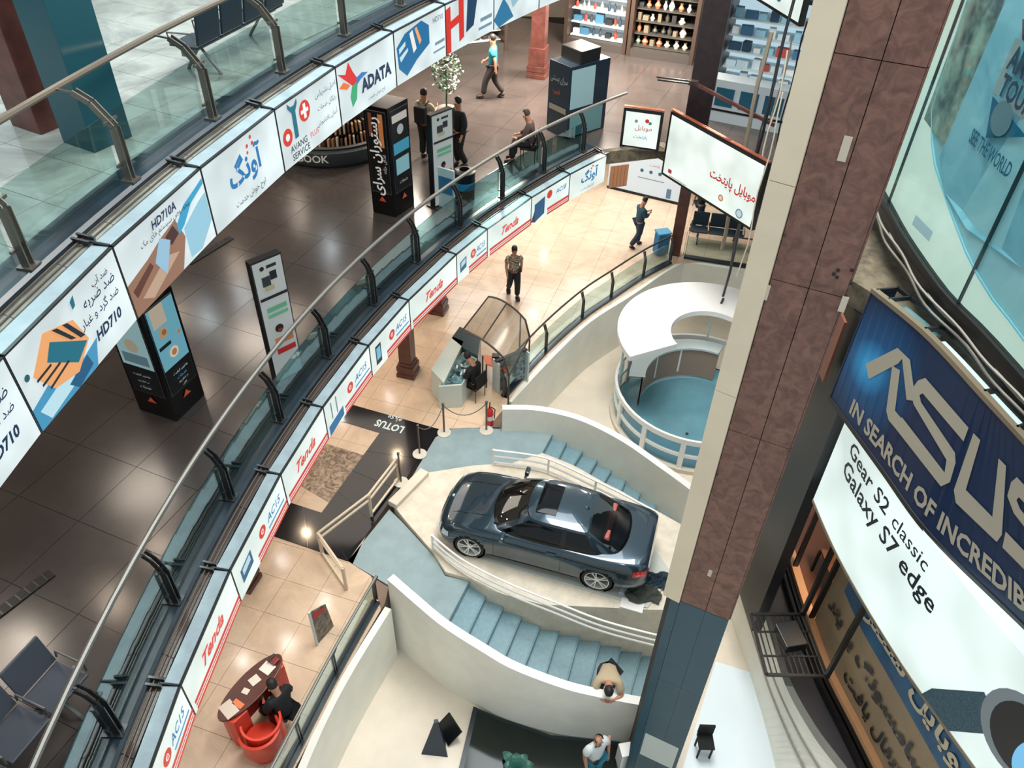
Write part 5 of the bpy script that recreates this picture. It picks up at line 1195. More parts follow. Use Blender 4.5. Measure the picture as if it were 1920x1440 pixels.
# curved book counter
bc = G(625, 262, Z2); t = thing('display_counter', 'curved dark display counter with rows of upright books, half behind upper lightboxes', 'counter', (bc.x, bc.y, Z2))
MB().lathe([(1.62, 0), (1.72, .1), (1.78, .42), (1.62, .46), (0, .46)], n=48).build('counter_base', mat('counter_grey', (70, 80, 82), .3), t, smooth=True); MB().lathe([(1.62, .46), (1.68, .5), (1.60, .52)], n=48).build('counter_rim', STEEL, t, smooth=True)
MB().lathe([(1.2, .46), (1.25, 1.15), (0, 1.15)], n=48).build('counter_stack', mat('counter_dark', (26, 26, 28), .4), t, smooth=True)
random.seed(12); bk0 = None
for r, z, nn in ((1.48, .46, 44), (1.36, .72, 40)):
    for i in range(nn):
        an = RD(200+i*(340-200)/nn*1.25); h_ = random.uniform(.20, .27)
        o = MB().box((0, 0, h_/2), (.045, .15, h_)).build('book', mat('book_%d' % (i % 4), ((196, 160, 124), (170, 120, 84), (206, 196, 176), (90, 50, 40))[i % 4], .6)); o.location = (bc.x+r*cos(an), bc.y+r*sin(an), Z2+z+(0.02 if z > .5 else 0)); o.rotation_euler = (0, 0, an+RD(70))
        tag(o, '%s spined upright book in the %s row on the curved dark counter' % (('tan', 'brown', 'cream', 'dark red')[i % 4], 'lower' if z < .5 else 'upper'), 'book', 'books on the curved counter')
MB().lathe([(1.2, .70), (1.46, .70), (1.46, .735), (1.2, .735)], n=48).build('shelf_ring', BLACK, t, smooth=True)
mb = MB(); F = lambda x, y, k=1: V((1.80*cos(RD(262)+x/1.8), 1.80*sin(RD(262)+x/1.8), .30-y)); put_text(mb, F, '& BOOK', 0, 0, .2, bold=.02); mb.build('lettering', WHITE, t, recalc=False)
# tall white flower plant
pq = G(838, 232, Z2); t = thing('potted_plant', 'tall green plant with white blooms behind the man with the backpack', 'plant', pq)
MB().lathe([(0, 0), (.2, 0), (.26, .45), (.22, .47), (0, .44)], n=20).build('pot', mat('pot_grey', (110, 110, 104), .5), t, smooth=True); MB().tube([(0, 0, .4), (.02, .02, 1.1), (0, 0, 1.8)], .025, 6).build('stem', mat('stem_green', (60, 80, 50), .7), t)
random.seed(5)
for nm, m, cnt, rr in (('leaves', mat('leaf_green', (50, 92, 62), .5), 260, .5), ('blooms', mat('bloom_white', (224, 230, 222), .6), 150, .52)):
    mb = MB()
    for _ in range(cnt):
        z = random.uniform(.9, 2.3); r = rr*(1-abs(z-1.5)/1.2)*random.random()**.5; an = random.uniform(0, 2*pi); s = random.uniform(.05, .1); c = V((r*cos(an), r*sin(an), z)); e1_ = Euler((random.uniform(-1, 1), random.uniform(-1, 1), an)).to_matrix()
        mb.add([c+e1_ @ V(p)*s for p in ((-.4, 0, 0), (0, -1, .2), (.4, 0, 0), (0, 1, .3))], [(0, 1, 2, 3)])
    mb.build(nm, m, t, kind='stuff')
# square columns
def square_column(label, loc, w, z0, z1, m, rz=0, base=True, zb=.5, group=None):
    t = thing('column', label, 'column', (loc[0], loc[1], z0), rz, group)
    MB().box((0, 0, (z1-z0)/2), (w, w, z1-z0)).build('shaft', m, t, bevel=.01)
    if base:
        for k, (ww, a, b) in enumerate(((1.45, 0, .12), (1.3, .12, .2), (1.38, .2, .36), (1.2, .36, zb))): MB().box((0, 0, (a+b)/2), (w*ww, w*ww, b-a)).build('base_block', m, t, bevel=.012)
    return t
c0 = G(766, 700); square_column('maroon column with a moulded foot below the lower lightboxes, beside the kiosk', (c0.x, c0.y), .34, 0, 3.98, REDCOL, RD(-15), zb=.45)
c0 = G(822, 583); square_column('maroon column foot just showing below the lower lightboxes, in the middle', (c0.x, c0.y), .34, 0, 3.98, REDCOL, RD(-15), zb=.45)
c0 = G(470, 1092); square_column('dark column foot just showing below the nearest lower lightboxes', (c0.x-.1, c0.y), .34, 0, 3.98, REDCOL, RD(-15), zb=.45)
c0 = G(1265, 475); square_column('maroon column at the far railing corner of the beige floor', (c0.x, c0.y), .34, 0, 3.98, REDCOL, RD(-15), base=False)
c0 = G(1008, 142, Z2); square_column('brown column with a square plinth behind the walking teal man', (c0.x, c0.y), .42, Z2, 8.58, REDCOL, RD(-15), zb=.9)
le = L2edge[-1]; MB().prism([V((le.x, le.y-.03, 0)), V((3.72, 20.20, 0)), V((5.72, 17.35, 0)), V((9, 15.55, 0)), V((9, 15.75, 0)), V((5.85, 17.5, 0)), V((3.85, 20.45, 0)), V((le.x, le.y+.15, 0))], 4.44, Z2+.01).build('trim_4', DUST, kind='structure')
c0 = G(1300, 262, Z2); square_column('thick dark column in front of the lit shop shelves', (c0.x, c0.y), .62, Z2, 8.58, mat('dark_column', (40, 30, 32), .4, var=.3), RD(-15), base=False)
c0 = G(212, 290, Z3); square_column('teal clad column standing behind the upper gallery railing', (c0.x-.34, c0.y+.40), .56, Z3, 13.6, mat('teal_cladding', (28, 72, 82), .25), RD(-28), base=False)
c0 = G(110, 250, Z3); square_column('oxblood red column at the left end of the upper gallery', (c0.x-.3, c0.y+.3), .55, Z3, 13.6, REDCOL, RD(-28), base=False)
for px, py, lb in ((395, 470, 'dark floor grating strip by the first poster pillar'), (18, 1135, 'dark floor grating strip at the left edge of the dark gallery')):
    q = G(px, py, Z2); t = thing('floor_grating', lb, 'grating', (q.x, q.y, Z2), RD(62) if px > 100 else RD(58)); MB().box((0, 0, .01), (1.2, .16, .02)).build('grating_frame', BLACK, t)
    for i in range(9): MB().box((-.5+i*.125, 0, .022), (.02, .14, .006)).build('grating_bar', DSTEEL, t)
# row seats
def seats(label, loc, yaw, n, m, fr=STEEL, group=None):
    t = thing('row_seats', label, 'bench', loc, yaw, group)
    MB().bar((-n*.29, 0, .36), (n*.29, 0, .36), .07).build('beam', fr, t)
    for i in range(n):
        x = (i-(n-1)/2)*.57; 
        s = MB().box((x, .02, .44), (.52, .46, .035)).build('seat', m, t, bevel=.012); MB().box((x, -.26, .70), (.52, .035, .46), rot=Euler((.16, 0, 0))).build('backrest', m, t, bevel=.012)
    for i in range(n+1):
        x = (i-n/2)*.57; MB().tube([(x, .2, .46), (x, .22, .62), (x, -.18, .64), (x, -.22, .5)], .014, 6).build('armrest', fr, t)
    for x in (-n*.2, n*.2): MB().tube([(x, .28, 0), (x, .25, .05), (x, 0, .36), (x, -.25, .05), (x, -.28, 0)], .025, 8).build('leg', fr, t)
    return t
q = G(108, 1405, Z2); seats('grey metal row seats behind the near railing at the bottom left', (q.x-.4, q.y-.3, Z2), RD(-110), 4, mat('seat_metal_grey', (92, 96, 106), .35, .4))
q = G(235, 1245, Z2); 
q = G(510, 130, Z3); seats('black row seats behind the upper gallery railing at the top', (-4.36, 12.45, Z3), RD(72), 4, mat('seat_navy', (22, 40, 52), .4))
# far shops of the dark gallery
def shelves_shop(label, a, b, z, h, m_in, goods, nsh, seed, depth=1.2, short='shop'):
    """lit shop bay between floor points a and b: frame, shelves with separate goods"""
    u = (b-a).normalized(); n = V((u.y, -u.x, 0)); W = (b-a).length; t = thing('shop_bay', label, 'shop', a)
    P = lambda x, y, zz: a+u*x-n*y+V((0, 0, zz))
    def bxx(x0, x1, y0, y1, z0, z1, nm, m): return MB().hexa([P(x0, y0, z0), P(x1, y0, z0), P(x1, y1, z0), P(x0, y1, z0)], [P(x0, y0, z1), P(x1, y0, z1), P(x1, y1, z1), P(x0, y1, z1)]).build(nm, m, t, world=True)
    bxx(0, W, depth, depth+.05, 0, h, 'back_panel', m_in); bxx(0, W, 0, depth, 0, .25, 'plinth', mat('shop_plinth', (60, 56, 54), .5)); bxx(0, W, 0, depth, h, h+.1, 'soffit', BLACK)
    bxx(-.12, 0, -.02, depth, 0, h, 'side_frame', mat('frame_bronze', (60, 48, 42), .4)); bxx(W, W+.12, -.02, depth, 0, h, 'side_frame', mat('frame_bronze', (60, 48, 42), .4))
    random.seed(seed); names = [g_[0] for g_ in goods]
    for k in range(nsh):
        zz = .27+k*(h-.5)/nsh; bxx(.02, W-.02, .25, depth, zz, zz+.03, 'shelf', OFFW if 'vase' not in short else mat('shelf_dark', (60, 58, 54), .5))
        x = .06
        while x < W-.3:
            nm, lb, dims, cols = random.choice(goods); w_ = random.uniform(*dims[0]); hh = random.uniform(*dims[1]); cc = random.choice(cols)
            q = P(x+w_/2, .45, zz+.032); mm = mat('goods_%02x%02x%02x' % cc, cc, .5)
            if nm == 'vase': o = MB().lathe([(0, 0), (w_*.3, 0), (w_*.5, hh*.35), (w_*.2, hh*.75), (w_*.3, hh), (0, hh)], n=10).build(nm, mm, smooth=True)
            elif nm == 'bottle': o = MB().lathe([(0, 0), (w_*.35, 0), (w_*.35, hh*.6), (w_*.12, hh*.78), (w_*.12, hh), (0, hh)], n=9).build(nm, mm, smooth=True)
            else: o = MB().box((0, 0, hh/2), (w_, .2, hh)).build(nm, mm, bevel=.01)
            o.location = q; o.rotation_euler = (0, 0, math.atan2(u.y, u.x)+random.uniform(-.2, .2)); tone = max(cc)-min(cc) > 60 and ('reddish' if cc[0] > cc[2] else 'bluish') or ('pale' if sum(cc) > 450 else 'dark' if sum(cc) < 200 else 'grey')
            tag(o, '%s %s on the %s shelf of the %s' % (tone, nm, ('lowest', 'second lowest', 'third', 'fourth', 'fifth', 'sixth')[k], short), {'vase': 'vase', 'bottle': 'bottle'}.get(nm, 'box'), '%s %ss on the %s shelf, %s' % (tone, nm, ('lowest', 'second', 'third', 'fourth', 'fifth', 'sixth')[k], short))
            x += w_+random.uniform(.03, .12)
    return t, P, W
Pa, Pb = G(1062, 84, Z2), G(1165, 102, Z2)
shelves_shop('bright shop bay with small appliances at the top, left of the dark shop window', Pa, Pb, Z2, 2.6, ink((206, 220, 226), .5), [('box', 'small pale appliance box in the bright far shop bay', ((.14, .3), (.14, .3)), ((226, 230, 232), (60, 110, 140), (30, 34, 40), (180, 190, 196))), ('bottle', 'small bottle in the bright far shop bay', ((.1, .16), (.2, .3)), ((40, 60, 80), (190, 60, 50), (210, 214, 214)))], 5, 3, short='bright appliance shop bay')
Pa, Pb = G(1180, 106, Z2), G(1290, 122, Z2)
shelves_shop('dark shop window crowded with vases at the top of the picture', Pa, Pb, Z2, 2.8, mat('shop_black', (14, 14, 16), .6), [('vase', 'pale vase in the crowded dark shop window', ((.12, .24), (.18, .38)), ((200, 196, 180), (120, 140, 130), (60, 60, 56), (180, 110, 80), (226, 226, 216))), ('box', 'small dark box in the crowded shop window', ((.1, .2), (.12, .26)), ((40, 42, 44), (110, 100, 84)))], 6, 8, short='vase shop window')
Pa, Pb = G(1335, 205, Z2), G(1480, 232, Z2)
shelves_shop('brightly lit shop with blue and white goods behind the hanging cables', Pa, Pb, Z2, 3.1, ink((196, 226, 240), .8), [('box', 'blue or white packet on the bright shelves behind the cables', ((.16, .34), (.12, .3)), ((236, 240, 242), (70, 120, 160), (150, 200, 222), (200, 220, 230), (226, 236, 240), (40, 70, 96), (190, 80, 74)))], 6, 5, short='bright shop behind the cables')
# white shoe counter
Pa, Pb = G(835, 108, Z2), G(945, 95, Z2); shelves_shop('white display counter with small dark goods beyond the walking teal man', Pa, Pb, Z2, 1.4, ink((206, 210, 204), .3), [('box', 'small dark shoe box on the white display counter', ((.14, .24), (.08, .12)), ((50, 44, 42), (90, 80, 74)))], 3, 9, short='white display counter')
# counter with three monitors
a, b = G(1322, 222, Z2), G(1465, 250, Z2); u = (b-a).normalized(); n = V((u.y, -u.x, 0)); t = thing('shop_counter', 'pale counter front with three dark screens set in it', 'counter', a); W = (b-a).length
MB().hexa([a+n*.05, b+n*.05, b-n*.5, a-n*.5], [q+V((0, 0, 1.15)) for q in (a+n*.05, b+n*.05, b-n*.5, a-n*.5)]).build('counter_body', ink((206, 220, 226), .25), t, world=True)
for i in range(3):
    x = .18+i*W*.31; q = a+u*x+n*.055; MB().hexa([q+V((0, 0, .45)), q+u*.5+V((0, 0, .45)), q+u*.5+n*.02+V((0, 0, .45)), q+n*.02+V((0, 0, .45))], [q+V((0, 0, .95)), q+u*.5+V((0, 0, .95)), q+u*.5+n*.02+V((0, 0, .95)), q+n*.02+V((0, 0, .95))]).build('screen', mat('screen_teal', (30, 74, 92), .15), t, world=True)
MB().hexa([a+n*.055+V((0, 0, .3)), b+n*.055+V((0, 0, .3)), b+n*.07+V((0, 0, .3)), a+n*.07+V((0, 0, .3))], [a+n*.055+V((0, 0, .36)), b+n*.055+V((0, 0, .36)), b+n*.07+V((0, 0, .36)), a+n*.07+V((0, 0, .36))]).build('dark_band', BLACK, t, world=True)
# signs at the far corner
def framed_sign(label, tl, bl, tr, z, h, items, framem=BLACK, dpt=.12, panel=PANEL):
    a, b = G(*tl, z), G(*tr, z); u = (b-a).normalized(); n = V((u.y, -u.x, 0)); W = (b-a).length; t = thing('sign_box', label, 'sign', (a.x, a.y, z-h))
    q = [a, b, b-n*dpt, a-n*dpt]; MB().hexa([x-V((0, 0, h)) for x in q], q).build('sign_case', framem, t, world=True)
    F = face(a, u, (0, 0, -1), n, .006); MB().add([F(x, y) for x, y in ((.07, .07), (W-.07, .07), (W-.07, h-.07), (.07, h-.07))], [(0, 1, 2, 3)]).build('lit_panel', panel, t, world=True)
    art(t, lambda x, y, k=1: F(x, y, 1.5+k), W, h, items, .5)
    for k in range(2): MB().bar(a-n*(.02+k*.05)+V((0, 0, .04)), b-n*(.02+k*.05)+V((0, 0, .04)), .03).build('copper_rail', mat('copper_tube', (190, 110, 84), .35, .7), t, world=True)
    return t
framed_sign('small framed lightbox with red and blue marks at the end of the gallery railing', (1170, 202), None, (1245, 212), 5.8, 1.05, [('t', RE, 'موبایل', .55, .45, .16, .5), ('c', (60, 160, 130), (.7, .3, .04)), ('c', RE, (.62, .25, .05)), ('t', BL, 'پایتخت', .5, .68, .12, .5), ('c', (150, 160, 150), (.35, .28, .04))])
framed_sign('large white lightbox with red Persian script behind the cables', (1258, 208), None, (1440, 308), 5.85, 1.72, [('t', (206, 40, 44), 'موبایل پایتخت', .74, .55, .20, .46, .02), ('c', (226, 140, 90), (.66, .80, .05)), ('c', (240, 240, 236), (.66, .80, .03)), ('c', (90, 180, 200), (.86, .86, .07)), ('c', (236, 240, 238), (.86, .86, .05)), ('r', (200, 60, 60), (.08, .84, .12, .9)), ('r', (120, 130, 140), (.1, .93, .3, .94))])
framed_sign('white lightbox with coloured rings cut by the top edge, near the cables', (1392, -205), None, (1545, -140), 10.3, 2.0, [('c', (226, 140, 90), (.55, .70, .06)), ('c', (240, 240, 236), (.55, .70, .04)), ('c', (30, 120, 120), (.72, .82, .06)), ('c', (240, 240, 236), (.72, .82, .04)), ('t', (206, 40, 44), 'پایتخت', .8, .6, .12, .3)])
# shop board at the far end of the beige floor
a, b = G(1138, 352), G(1275, 385); t = thing('shop_board', 'white shop board with blue dots at the far end of the beige floor', 'board', a); u = (b-a).normalized(); n = V((u.y, -u.x, 0)); W = (b-a).length
MB().hexa([a, b, b-n*.1, a-n*.1], [q+V((0, 0, 2.6)) for q in (a, b, b-n*.1, a-n*.1)]).build('board_panel', ink((222, 230, 232), .7), t, world=True); art(t, face(a+V((0, 0, 2.6)), u, (0, 0, -1), n, .008), W, 2.6, [('c', (40, 130, 160), (.44, .62, .025)), ('c', (40, 130, 170), (.56, .62, .025)), ('c', (40, 130, 150), (.68, .62, .025)), ('r', (120, 150, 170), (.4, .72, .75, .73)), ('t', RE, 'پایتخت', .6, .52, .05, .2), ('r', (120, 160, 190), (.8, .8, .86, .94))], .3)
MB().hexa([a+n*.02-V((0, 0, 0)), b+n*.02, b, a], [q+V((0, 0, .1)) for q in (a+n*.02, b+n*.02, b, a)]).build('base_strip', BLACK, t, world=True)
# unfinished ledge and planks where the gallery edge turns
pl = [G(1146, 300, Z2-.1), G(1165, 275, Z2-.1), G(1235, 275, Z2-.1), G(1245, 300, Z2-.1), G(1150, 345, Z2-.1)]
q = G(1160, 330, 4.4); t = bpy.data.objects.new('trim_5', None); COL.objects.link(t); t.location = (q.x, q.y, 4.1); t.rotation_euler = (0, 0, .3); t['kind'] = 'structure'
for i in range(5): MB().box((-.2+i*.1, 0, .3), (.09, .04, .6)).build('plank', mat('plank_brown', (170, 116, 80), .6), t)
# red-brown crane pipe crossing in front of the far shops
t = thing('arm_pipe', 'red brown steel arm with a grey forked end, sticking out left of the cables', 'pipe', G(1300, 155, 6.75)); a, b, c = G(1232, 147, 6.85), G(1300, 155, 6.75), G(1452, 235, 6.0)
MB().bar(b, c, .075).build('arm', REDCOL, t, world=True)
for k in (-.09, .09): MB().bar(a+V((0, k, 0)), b+V((0, k, 0)), .035).build('fork', DSTEEL, t, world=True)
MB().box(b, (.22, .14, .1), -.3).build('joint', mat('joint_iron', (70, 52, 50), .5, .4), t, world=True)
# hanging cables in front of the far shops
random.seed(3)
cab = [((1442, -20), (1355, 560), DSTEEL, .035), ((1436, 60), (1352, 470), mat('steel_tube', (150, 140, 124), .4, .3), .05), ((1452, 150), (1368, 500), DSTEEL, .02), ((1462, 180), (1400, 420), mat('wire_grey', (120, 116, 106), .5), .02), ((1440, 230), (1395, 440), mat('wire_pale', (206, 196, 178), .5), .018), ((1452, 225), (1384, 520), mat('wire_pale', (206, 196, 178), .5), .015), ((1468, 120), (1440, 330), BLACK, .02)]
for k, (p0, p1, m, r) in enumerate(cab):
    # vertical drops hanging from the ceiling in front of the pillar, at survey distance 13 m
    base = G(*p1, .95) if k == 0 else G(*p1, 2.2+.3*k); g = FW+RT*((p0[0]-960)/FPX)-UP*((p0[1]-720)/FPX); tt = base.y/g.y; zt = CZ+g.z*tt
    pts = [V((base.x+.03*sin(i*1.3+k), base.y+.03*cos(i*1.1), base.z+(max(zt, 8)-base.z)*i/10)) for i in range(11)]
    if k == 0: pts = [base+V((-.12, -.35, .08)), base+V((-.03, -.15, .1))]+pts[0:]
    o = MB().tube(pts, r, 6).build('cable', m, smooth=True)
    tag(o, ['thick dark cable dropping onto the white crescent canopy', 'pale steel tube hanging beside the thick cable', 'thin dark cable right of the steel tube', 'grey wire behind the lit sign corner', 'pale wire looping by the red script sign', 'second pale wire next to the pillar', 'black wire nearest the beige pillar strip'][k], 'cable', 'cables beside the pillar')
# ================================================================ things on the beige floor
MATB = mat('black_mat', (18, 20, 27), .12, var=.3, scale=3)
mp = [G(655, 758), G(826, 806), G(652, 1053), G(505, 1003)]
hole = [G(640, 790), G(712, 812), G(603, 962), G(535, 940)]
def tri(z, P): return [V((q.x, q.y, 0)) for q in P]
for k, (pp_) in enumerate(([mp[0], mp[1], hole[1], hole[0]], [mp[1], mp[2], hole[2], hole[1]], [mp[2], mp[3], hole[3], hole[2]], )):
    a_, b_, c_, d_ = pp_; nseg = (2, 4, 2)[k]
    for i in range(nseg):
        s0, s1 = i/nseg+.0012, (i+1)/nseg-.0012
        q4 = [a_.lerp(b_, s0), a_.lerp(b_, s1), d_.lerp(c_, s1), d_.lerp(c_, s0)]
        if k == 0 and i == 0: root = thing('black_floor_panels', 'shiny black floor panels laid on the beige floor before the car podium', 'floor panel', (a_.x, a_.y, 0))
        MB().prism(tri(0, q4), .0005, .014).build('panel', MATB, root, world=True)
o = MB().prism([hole[0].lerp(hole[3], .30), hole[1].lerp(hole[2], .30), hole[1].lerp(hole[2], .88), hole[0].lerp(hole[3], .80)], .0005, .010).build('carpet', mat('patterned_rug', (190, 168, 146), .8, c2=(108, 92, 80), scale=3.5, vein=3)); tag(o, 'worn brown patterned rug lying between the black floor panels', 'rug')
mb = MB(); dF = (mp[1]-mp[0]).normalized(); nF = V((dF.y, -dF.x, 0)); F = lambda x, y, k=1: G(730, 800)+dF*x+nF*y+V((0, 0, .018)); put_text(mb, F, 'LOTUS', .0, .0, .25, wmax=.75, bold=.03, rot=RD(180)); put_text(mb, F, 'ویژه', .0, -.30, .18, bold=.02, rot=RD(180)); mb.build('white_lettering', ink((214, 236, 240)), root, world=True, recalc=False)
# posts with ropes
def post(label, px, py, h=.95):
    q = G(px, py); t = thing('rope_post', label, 'post', q, 0, 'rope posts'); MB().lathe([(0, 0), (.17, 0), (.17, .025), (.03, .05), (0, .05)], n=24).build('base', mat('post_cream', (206, 200, 186), .35), t, smooth=True); MB().lathe([(.025, .04), (.025, h), (0, h+.02)], n=12).build('pole', mat('post_steel2', (120, 104, 92), .3, .6), t, smooth=True); MB().lathe([(0, h+.05), (.035, h+.03), (.035, h-.01), (0, h-.02)], n=12).build('top_cap', DSTEEL, t, smooth=True); return q+V((0, 0, h))
pA = post('rope post at the corner of the blue landing below the kiosk', 833, 812); pB = post('rope post by the red fire extinguisher', 912, 808); pC = post('rope post on the black panels near the landing edge', 787, 852); pD = post('rope post at the podium edge by the folding barrier', 752, 905)
for k, (a, b) in enumerate(((pA, pB), (pA, pC))):
    pts = [a.lerp(b, i/10)-V((0, 0, .35*4*(i/10)*(1-i/10)+.03)) for i in range(11)]; o = MB().tube(pts, .012, 6).build('rope', mat('rope_grey', (110, 104, 98), .7), smooth=True); tag(o, ['slack rope between the landing post and the extinguisher post', 'slack rope between the two posts at the black panels'][k], 'rope', 'barrier ropes')
# folding barrier of pale bars
BP = mat('barrier_cream', (206, 190, 166), .4); pts_ = [G(748, 900), G(697, 968), G(605, 1040), G(650, 1105)]; t = thing('folding_barrier', 'folding barrier of pale bars zigzagging over the black floor panels', 'barrier', pts_[1]); H_ = .72
for i in range(3):
    a, b = pts_[i], pts_[i+1]
    for z in (H_, H_-.17): MB().bar(a+V((0, 0, z)), b+V((0, 0, z)), .045, .04).build('top_bar' if z == H_ else 'second_bar', BP, t, world=True)
    if i != 1: MB().bar(a+V((0, 0, .08)), b+V((0, 0, .08)), .045, .04).build('foot_bar', BP, t, world=True)
for q in pts_: MB().bar(q, q+V((0, 0, H_)), .06).build('leg', BP, t, world=True)
# kiosk booth: white desk, tinted curved canopy, orange table, woman in black
kc = G(865, 690); t = thing('kiosk_desk', 'pale L shaped kiosk desk with glass display tops below the tinted canopy', 'desk', (kc.x, kc.y, 0))
DSK = mat('desk_pale', (196, 206, 198), .4)
z_ = .85
dk = [G(812, 695, z_), G(850, 632, z_), G(900, 640, z_), G(896, 668, z_), G(862, 663, z_), G(866, 716, z_), G(838, 722, z_)]
dk = [G(808, 692, z_), G(848, 630, z_), G(870, 640, z_), G(832, 718, z_)]
MB().prism(dk, 0, z_).build('desk_body', DSK, t, world=True, bevel=.01)
d2 = [G(822, 725, z_-.1), G(868, 660, z_-.1), G(895, 672, z_-.1), G(866, 722, z_-.1)]
MB().prism(d2, 0, z_-.10).build('inner_counter', DSK, t, world=True, bevel=.01)
MB().prism([q.lerp((d2[0]+d2[2])/2, .1) for q in d2], z_-.1, z_-.08).build('glass_top', mat('display_glass_dark', (30, 50, 56), .1, c2=(110, 150, 156), scale=6), t, world=True)
d3 = [G(846, 634, z_), G(862, 612, z_), G(902, 632, z_), G(896, 668, z_), G(872, 655, z_)]
MB().prism(d3, 0, z_).build('desk_return', mat('teal_dark_cabinet', (34, 58, 64), .3), t, world=True, bevel=.01)
random.seed(6)
for i in range(14):
    q = d2[0].lerp(d2[1], .1+.8*random.random()).lerp(d2[3].lerp(d2[2], .5), .2+.6*random.random()); o = MB().box((0, 0, .01), (random.uniform(.05, .14), .04, .02)).build('phone', mat('phone_%d' % (i % 3), ((210, 216, 216), (30, 34, 38), (120, 160, 170))[i % 3], .3)); o.location = (q.x, q.y, z_-.08); o.rotation_euler = (0, 0, random.uniform(0, 3)); tag(o, 'small phone lying on the dark glass counter of the canopy kiosk', 'phone', 'phones on the kiosk counter')
ot = [G(905, 665, .74), G(925, 668, .74), G(962, 675, .74), G(950, 697, .74), G(912, 682, .74)]
t = thing('orange_table', 'orange topped table with dark items inside the canopy kiosk', 'table', (ot[0].x, ot[0].y, 0)); MB().prism(ot, .71, .74).build('table_top', mat('orange_top', (214, 112, 74), .45), t, world=True); 
for q in (ot[0], ot[2], ot[3], ot[4]): MB().bar(V((q.x, q.y, 0))*.995, V((q.x, q.y, .71))*1.0, .04).build('leg', DSTEEL, t, world=True)
for px, py, s in ((930, 672, .2), (948, 682, .24)):
    q = G(px, py, .75); o = MB().box((0, 0, .06), (s, .18, .12)).build('machine', BLACKP, bevel=.02); o.location = (q.x, q.y, .742); tag(o, 'dark machine at the %s end of the orange table' % ('left' if px < 940 else 'right'), 'machine')
q = G(893, 745); q = V((q.x, q.y, 0)); chair('side_chair', 'black chair under the person sitting in the canopy kiosk', q, RD(55), BLK)
person('person in black clothes bent over the kiosk desk under the tinted canopy', q, RD(55), BLK, BLK, dict(sit, head0=(0, .20, 1.13), head1=(0, .27, 1.22)), long_sleeve=True)
# tinted canopy: curved sheet on thin dark frame
cz0, cz1 = 2.0, 1.95
c1, c2_, c3, c4 = G(865, 622, 2.0), G(916, 556, 2.0), G(985, 600, 1.85), G(945, 672, 1.85)
t = thing('tinted_canopy', 'curved smoke tinted canopy on a thin dark frame above the kiosk', 'canopy', (c1.x, c1.y, 0)); CANM = glassmat('smoke_sheet', (208, 200, 186), .78, .2)
A_2 = [c1.lerp(c4, i/8)+V((0, 0, .26*4*(i/8)*(1-i/8)*.6)) for i in range(9)]; B_2 = [c2_.lerp(c3, i/8)+V((0, 0, .26*4*(i/8)*(1-i/8)*.6)) for i in range(9)]
tail1, tail2 = c4+(c4-c1)*.12+V((0, 0, -.45)), c3+(c4-c1)*.12+V((0, 0, -.45)); A_2.append(tail1); B_2.append(tail2)
mb = MB(); mb.v = A_2+B_2; m_ = len(A_2); mb.f = [(i, i+1, m_+i+1, m_+i) for i in range(m_-1)]; mb.build('sheet', CANM, t, world=True, smooth=True)
FD = mat('canopy_frame', (64, 56, 52), .4, .3)
MB().tube(A_2, .025, 6).build('edge_tube', FD, t, world=True, smooth=True); MB().tube(B_2, .025, 6).build('edge_tube', FD, t, world=True, smooth=True)
for i in (0, 4, 9): MB().tube([A_2[i], B_2[i]], .02, 6).build('rib', FD, t, world=True)
for q in (tail1, tail2, B_2[7]): MB().tube([q, V((q.x, q.y, 0.0))], .022, 6).build('post', FD, t, world=True)
# display rack at the court railing, fire extinguisher
q = G(957, 722); t = thing('display_rack', 'rack of small patterned packets between the kiosk and the white parapet', 'rack', (q.x, q.y, 0), RD(35)); MB().box((0, 0, .5), (.9, .06, 1.0)).build('rack_panel', mat('packet_pattern', (150, 176, 182), .4, c2=(30, 40, 48), scale=16), t); MB().box((0, 0, 1.02), (.95, .1, .04)).build('rack_top', BLACK, t)
for s in (-.45, .45): MB().box((s, 0, .5), (.04, .3, 1.0)).build('rack_side', OFFW, t)
q = G(918, 795); t = thing('fire_extinguisher', 'red fire extinguisher standing beside the rope post at the white parapet', 'fire extinguisher', (q.x, q.y, 0)); MB().lathe([(0, 0), (.09, 0), (.095, .04), (.095, .42), (.06, .5), (.025, .53), (.025, .58), (0, .58)], n=20).build('cylinder', mat('extinguisher_red', (190, 36, 36), .3), t, smooth=True); MB().box((0, .03, .61), (.03, .16, .05)).build('lever', BLACK, t); MB().tube([(.03, 0, .58), (.13, 0, .5), (.12, 0, .2)], .014, 6).build('hose', BLACK, t)
MB().lathe([(.096, .18), (.096, .32)], n=20).build('white_label', ink((220, 220, 214)), t, smooth=True)
# reception desk: red curved front, brown oval top
dc = (G(418, 1340, .9)+G(520, 1238, .9))/2; e0, e1_ = G(412, 1350, .9), G(522, 1232, .9); yaw = math.atan2(e1_.y-e0.y, e1_.x-e0.x); L_ = (e1_-e0).length/2+.03
t = thing('reception_desk', 'red reception desk with a dark brown oval top and papers', 'desk', (dc.x, dc.y, 0), yaw); REDD = mat('red_laminate', (214, 66, 46), .35)
def oval(a, b, n=32, x0=0, y0=0): return [(x0+a*cos(2*pi*i/n)*(1), y0+b*sin(2*pi*i/n)) for i in range(n)]
MB().prism(oval(L_, .26), .87, .92).build('oval_top', mat('walnut_top', (84, 38, 30), .3, var=.3), t, bevel=.008)
for s in (-1, 1): MB().prism([(s*L_*.92-s*.0, -.10), (s*L_*.86, -.22), (s*L_*.45, -.25), (s*L_*.45, -.05), (s*L_*.86, .14)] if s < 0 else [(L_*.92, -.08), (L_*.88, .15), (L_*.45, .2), (L_*.45, -.15), (L_*.86, -.18)], 0, .87).build('pedestal', REDD, t, bevel=.02)
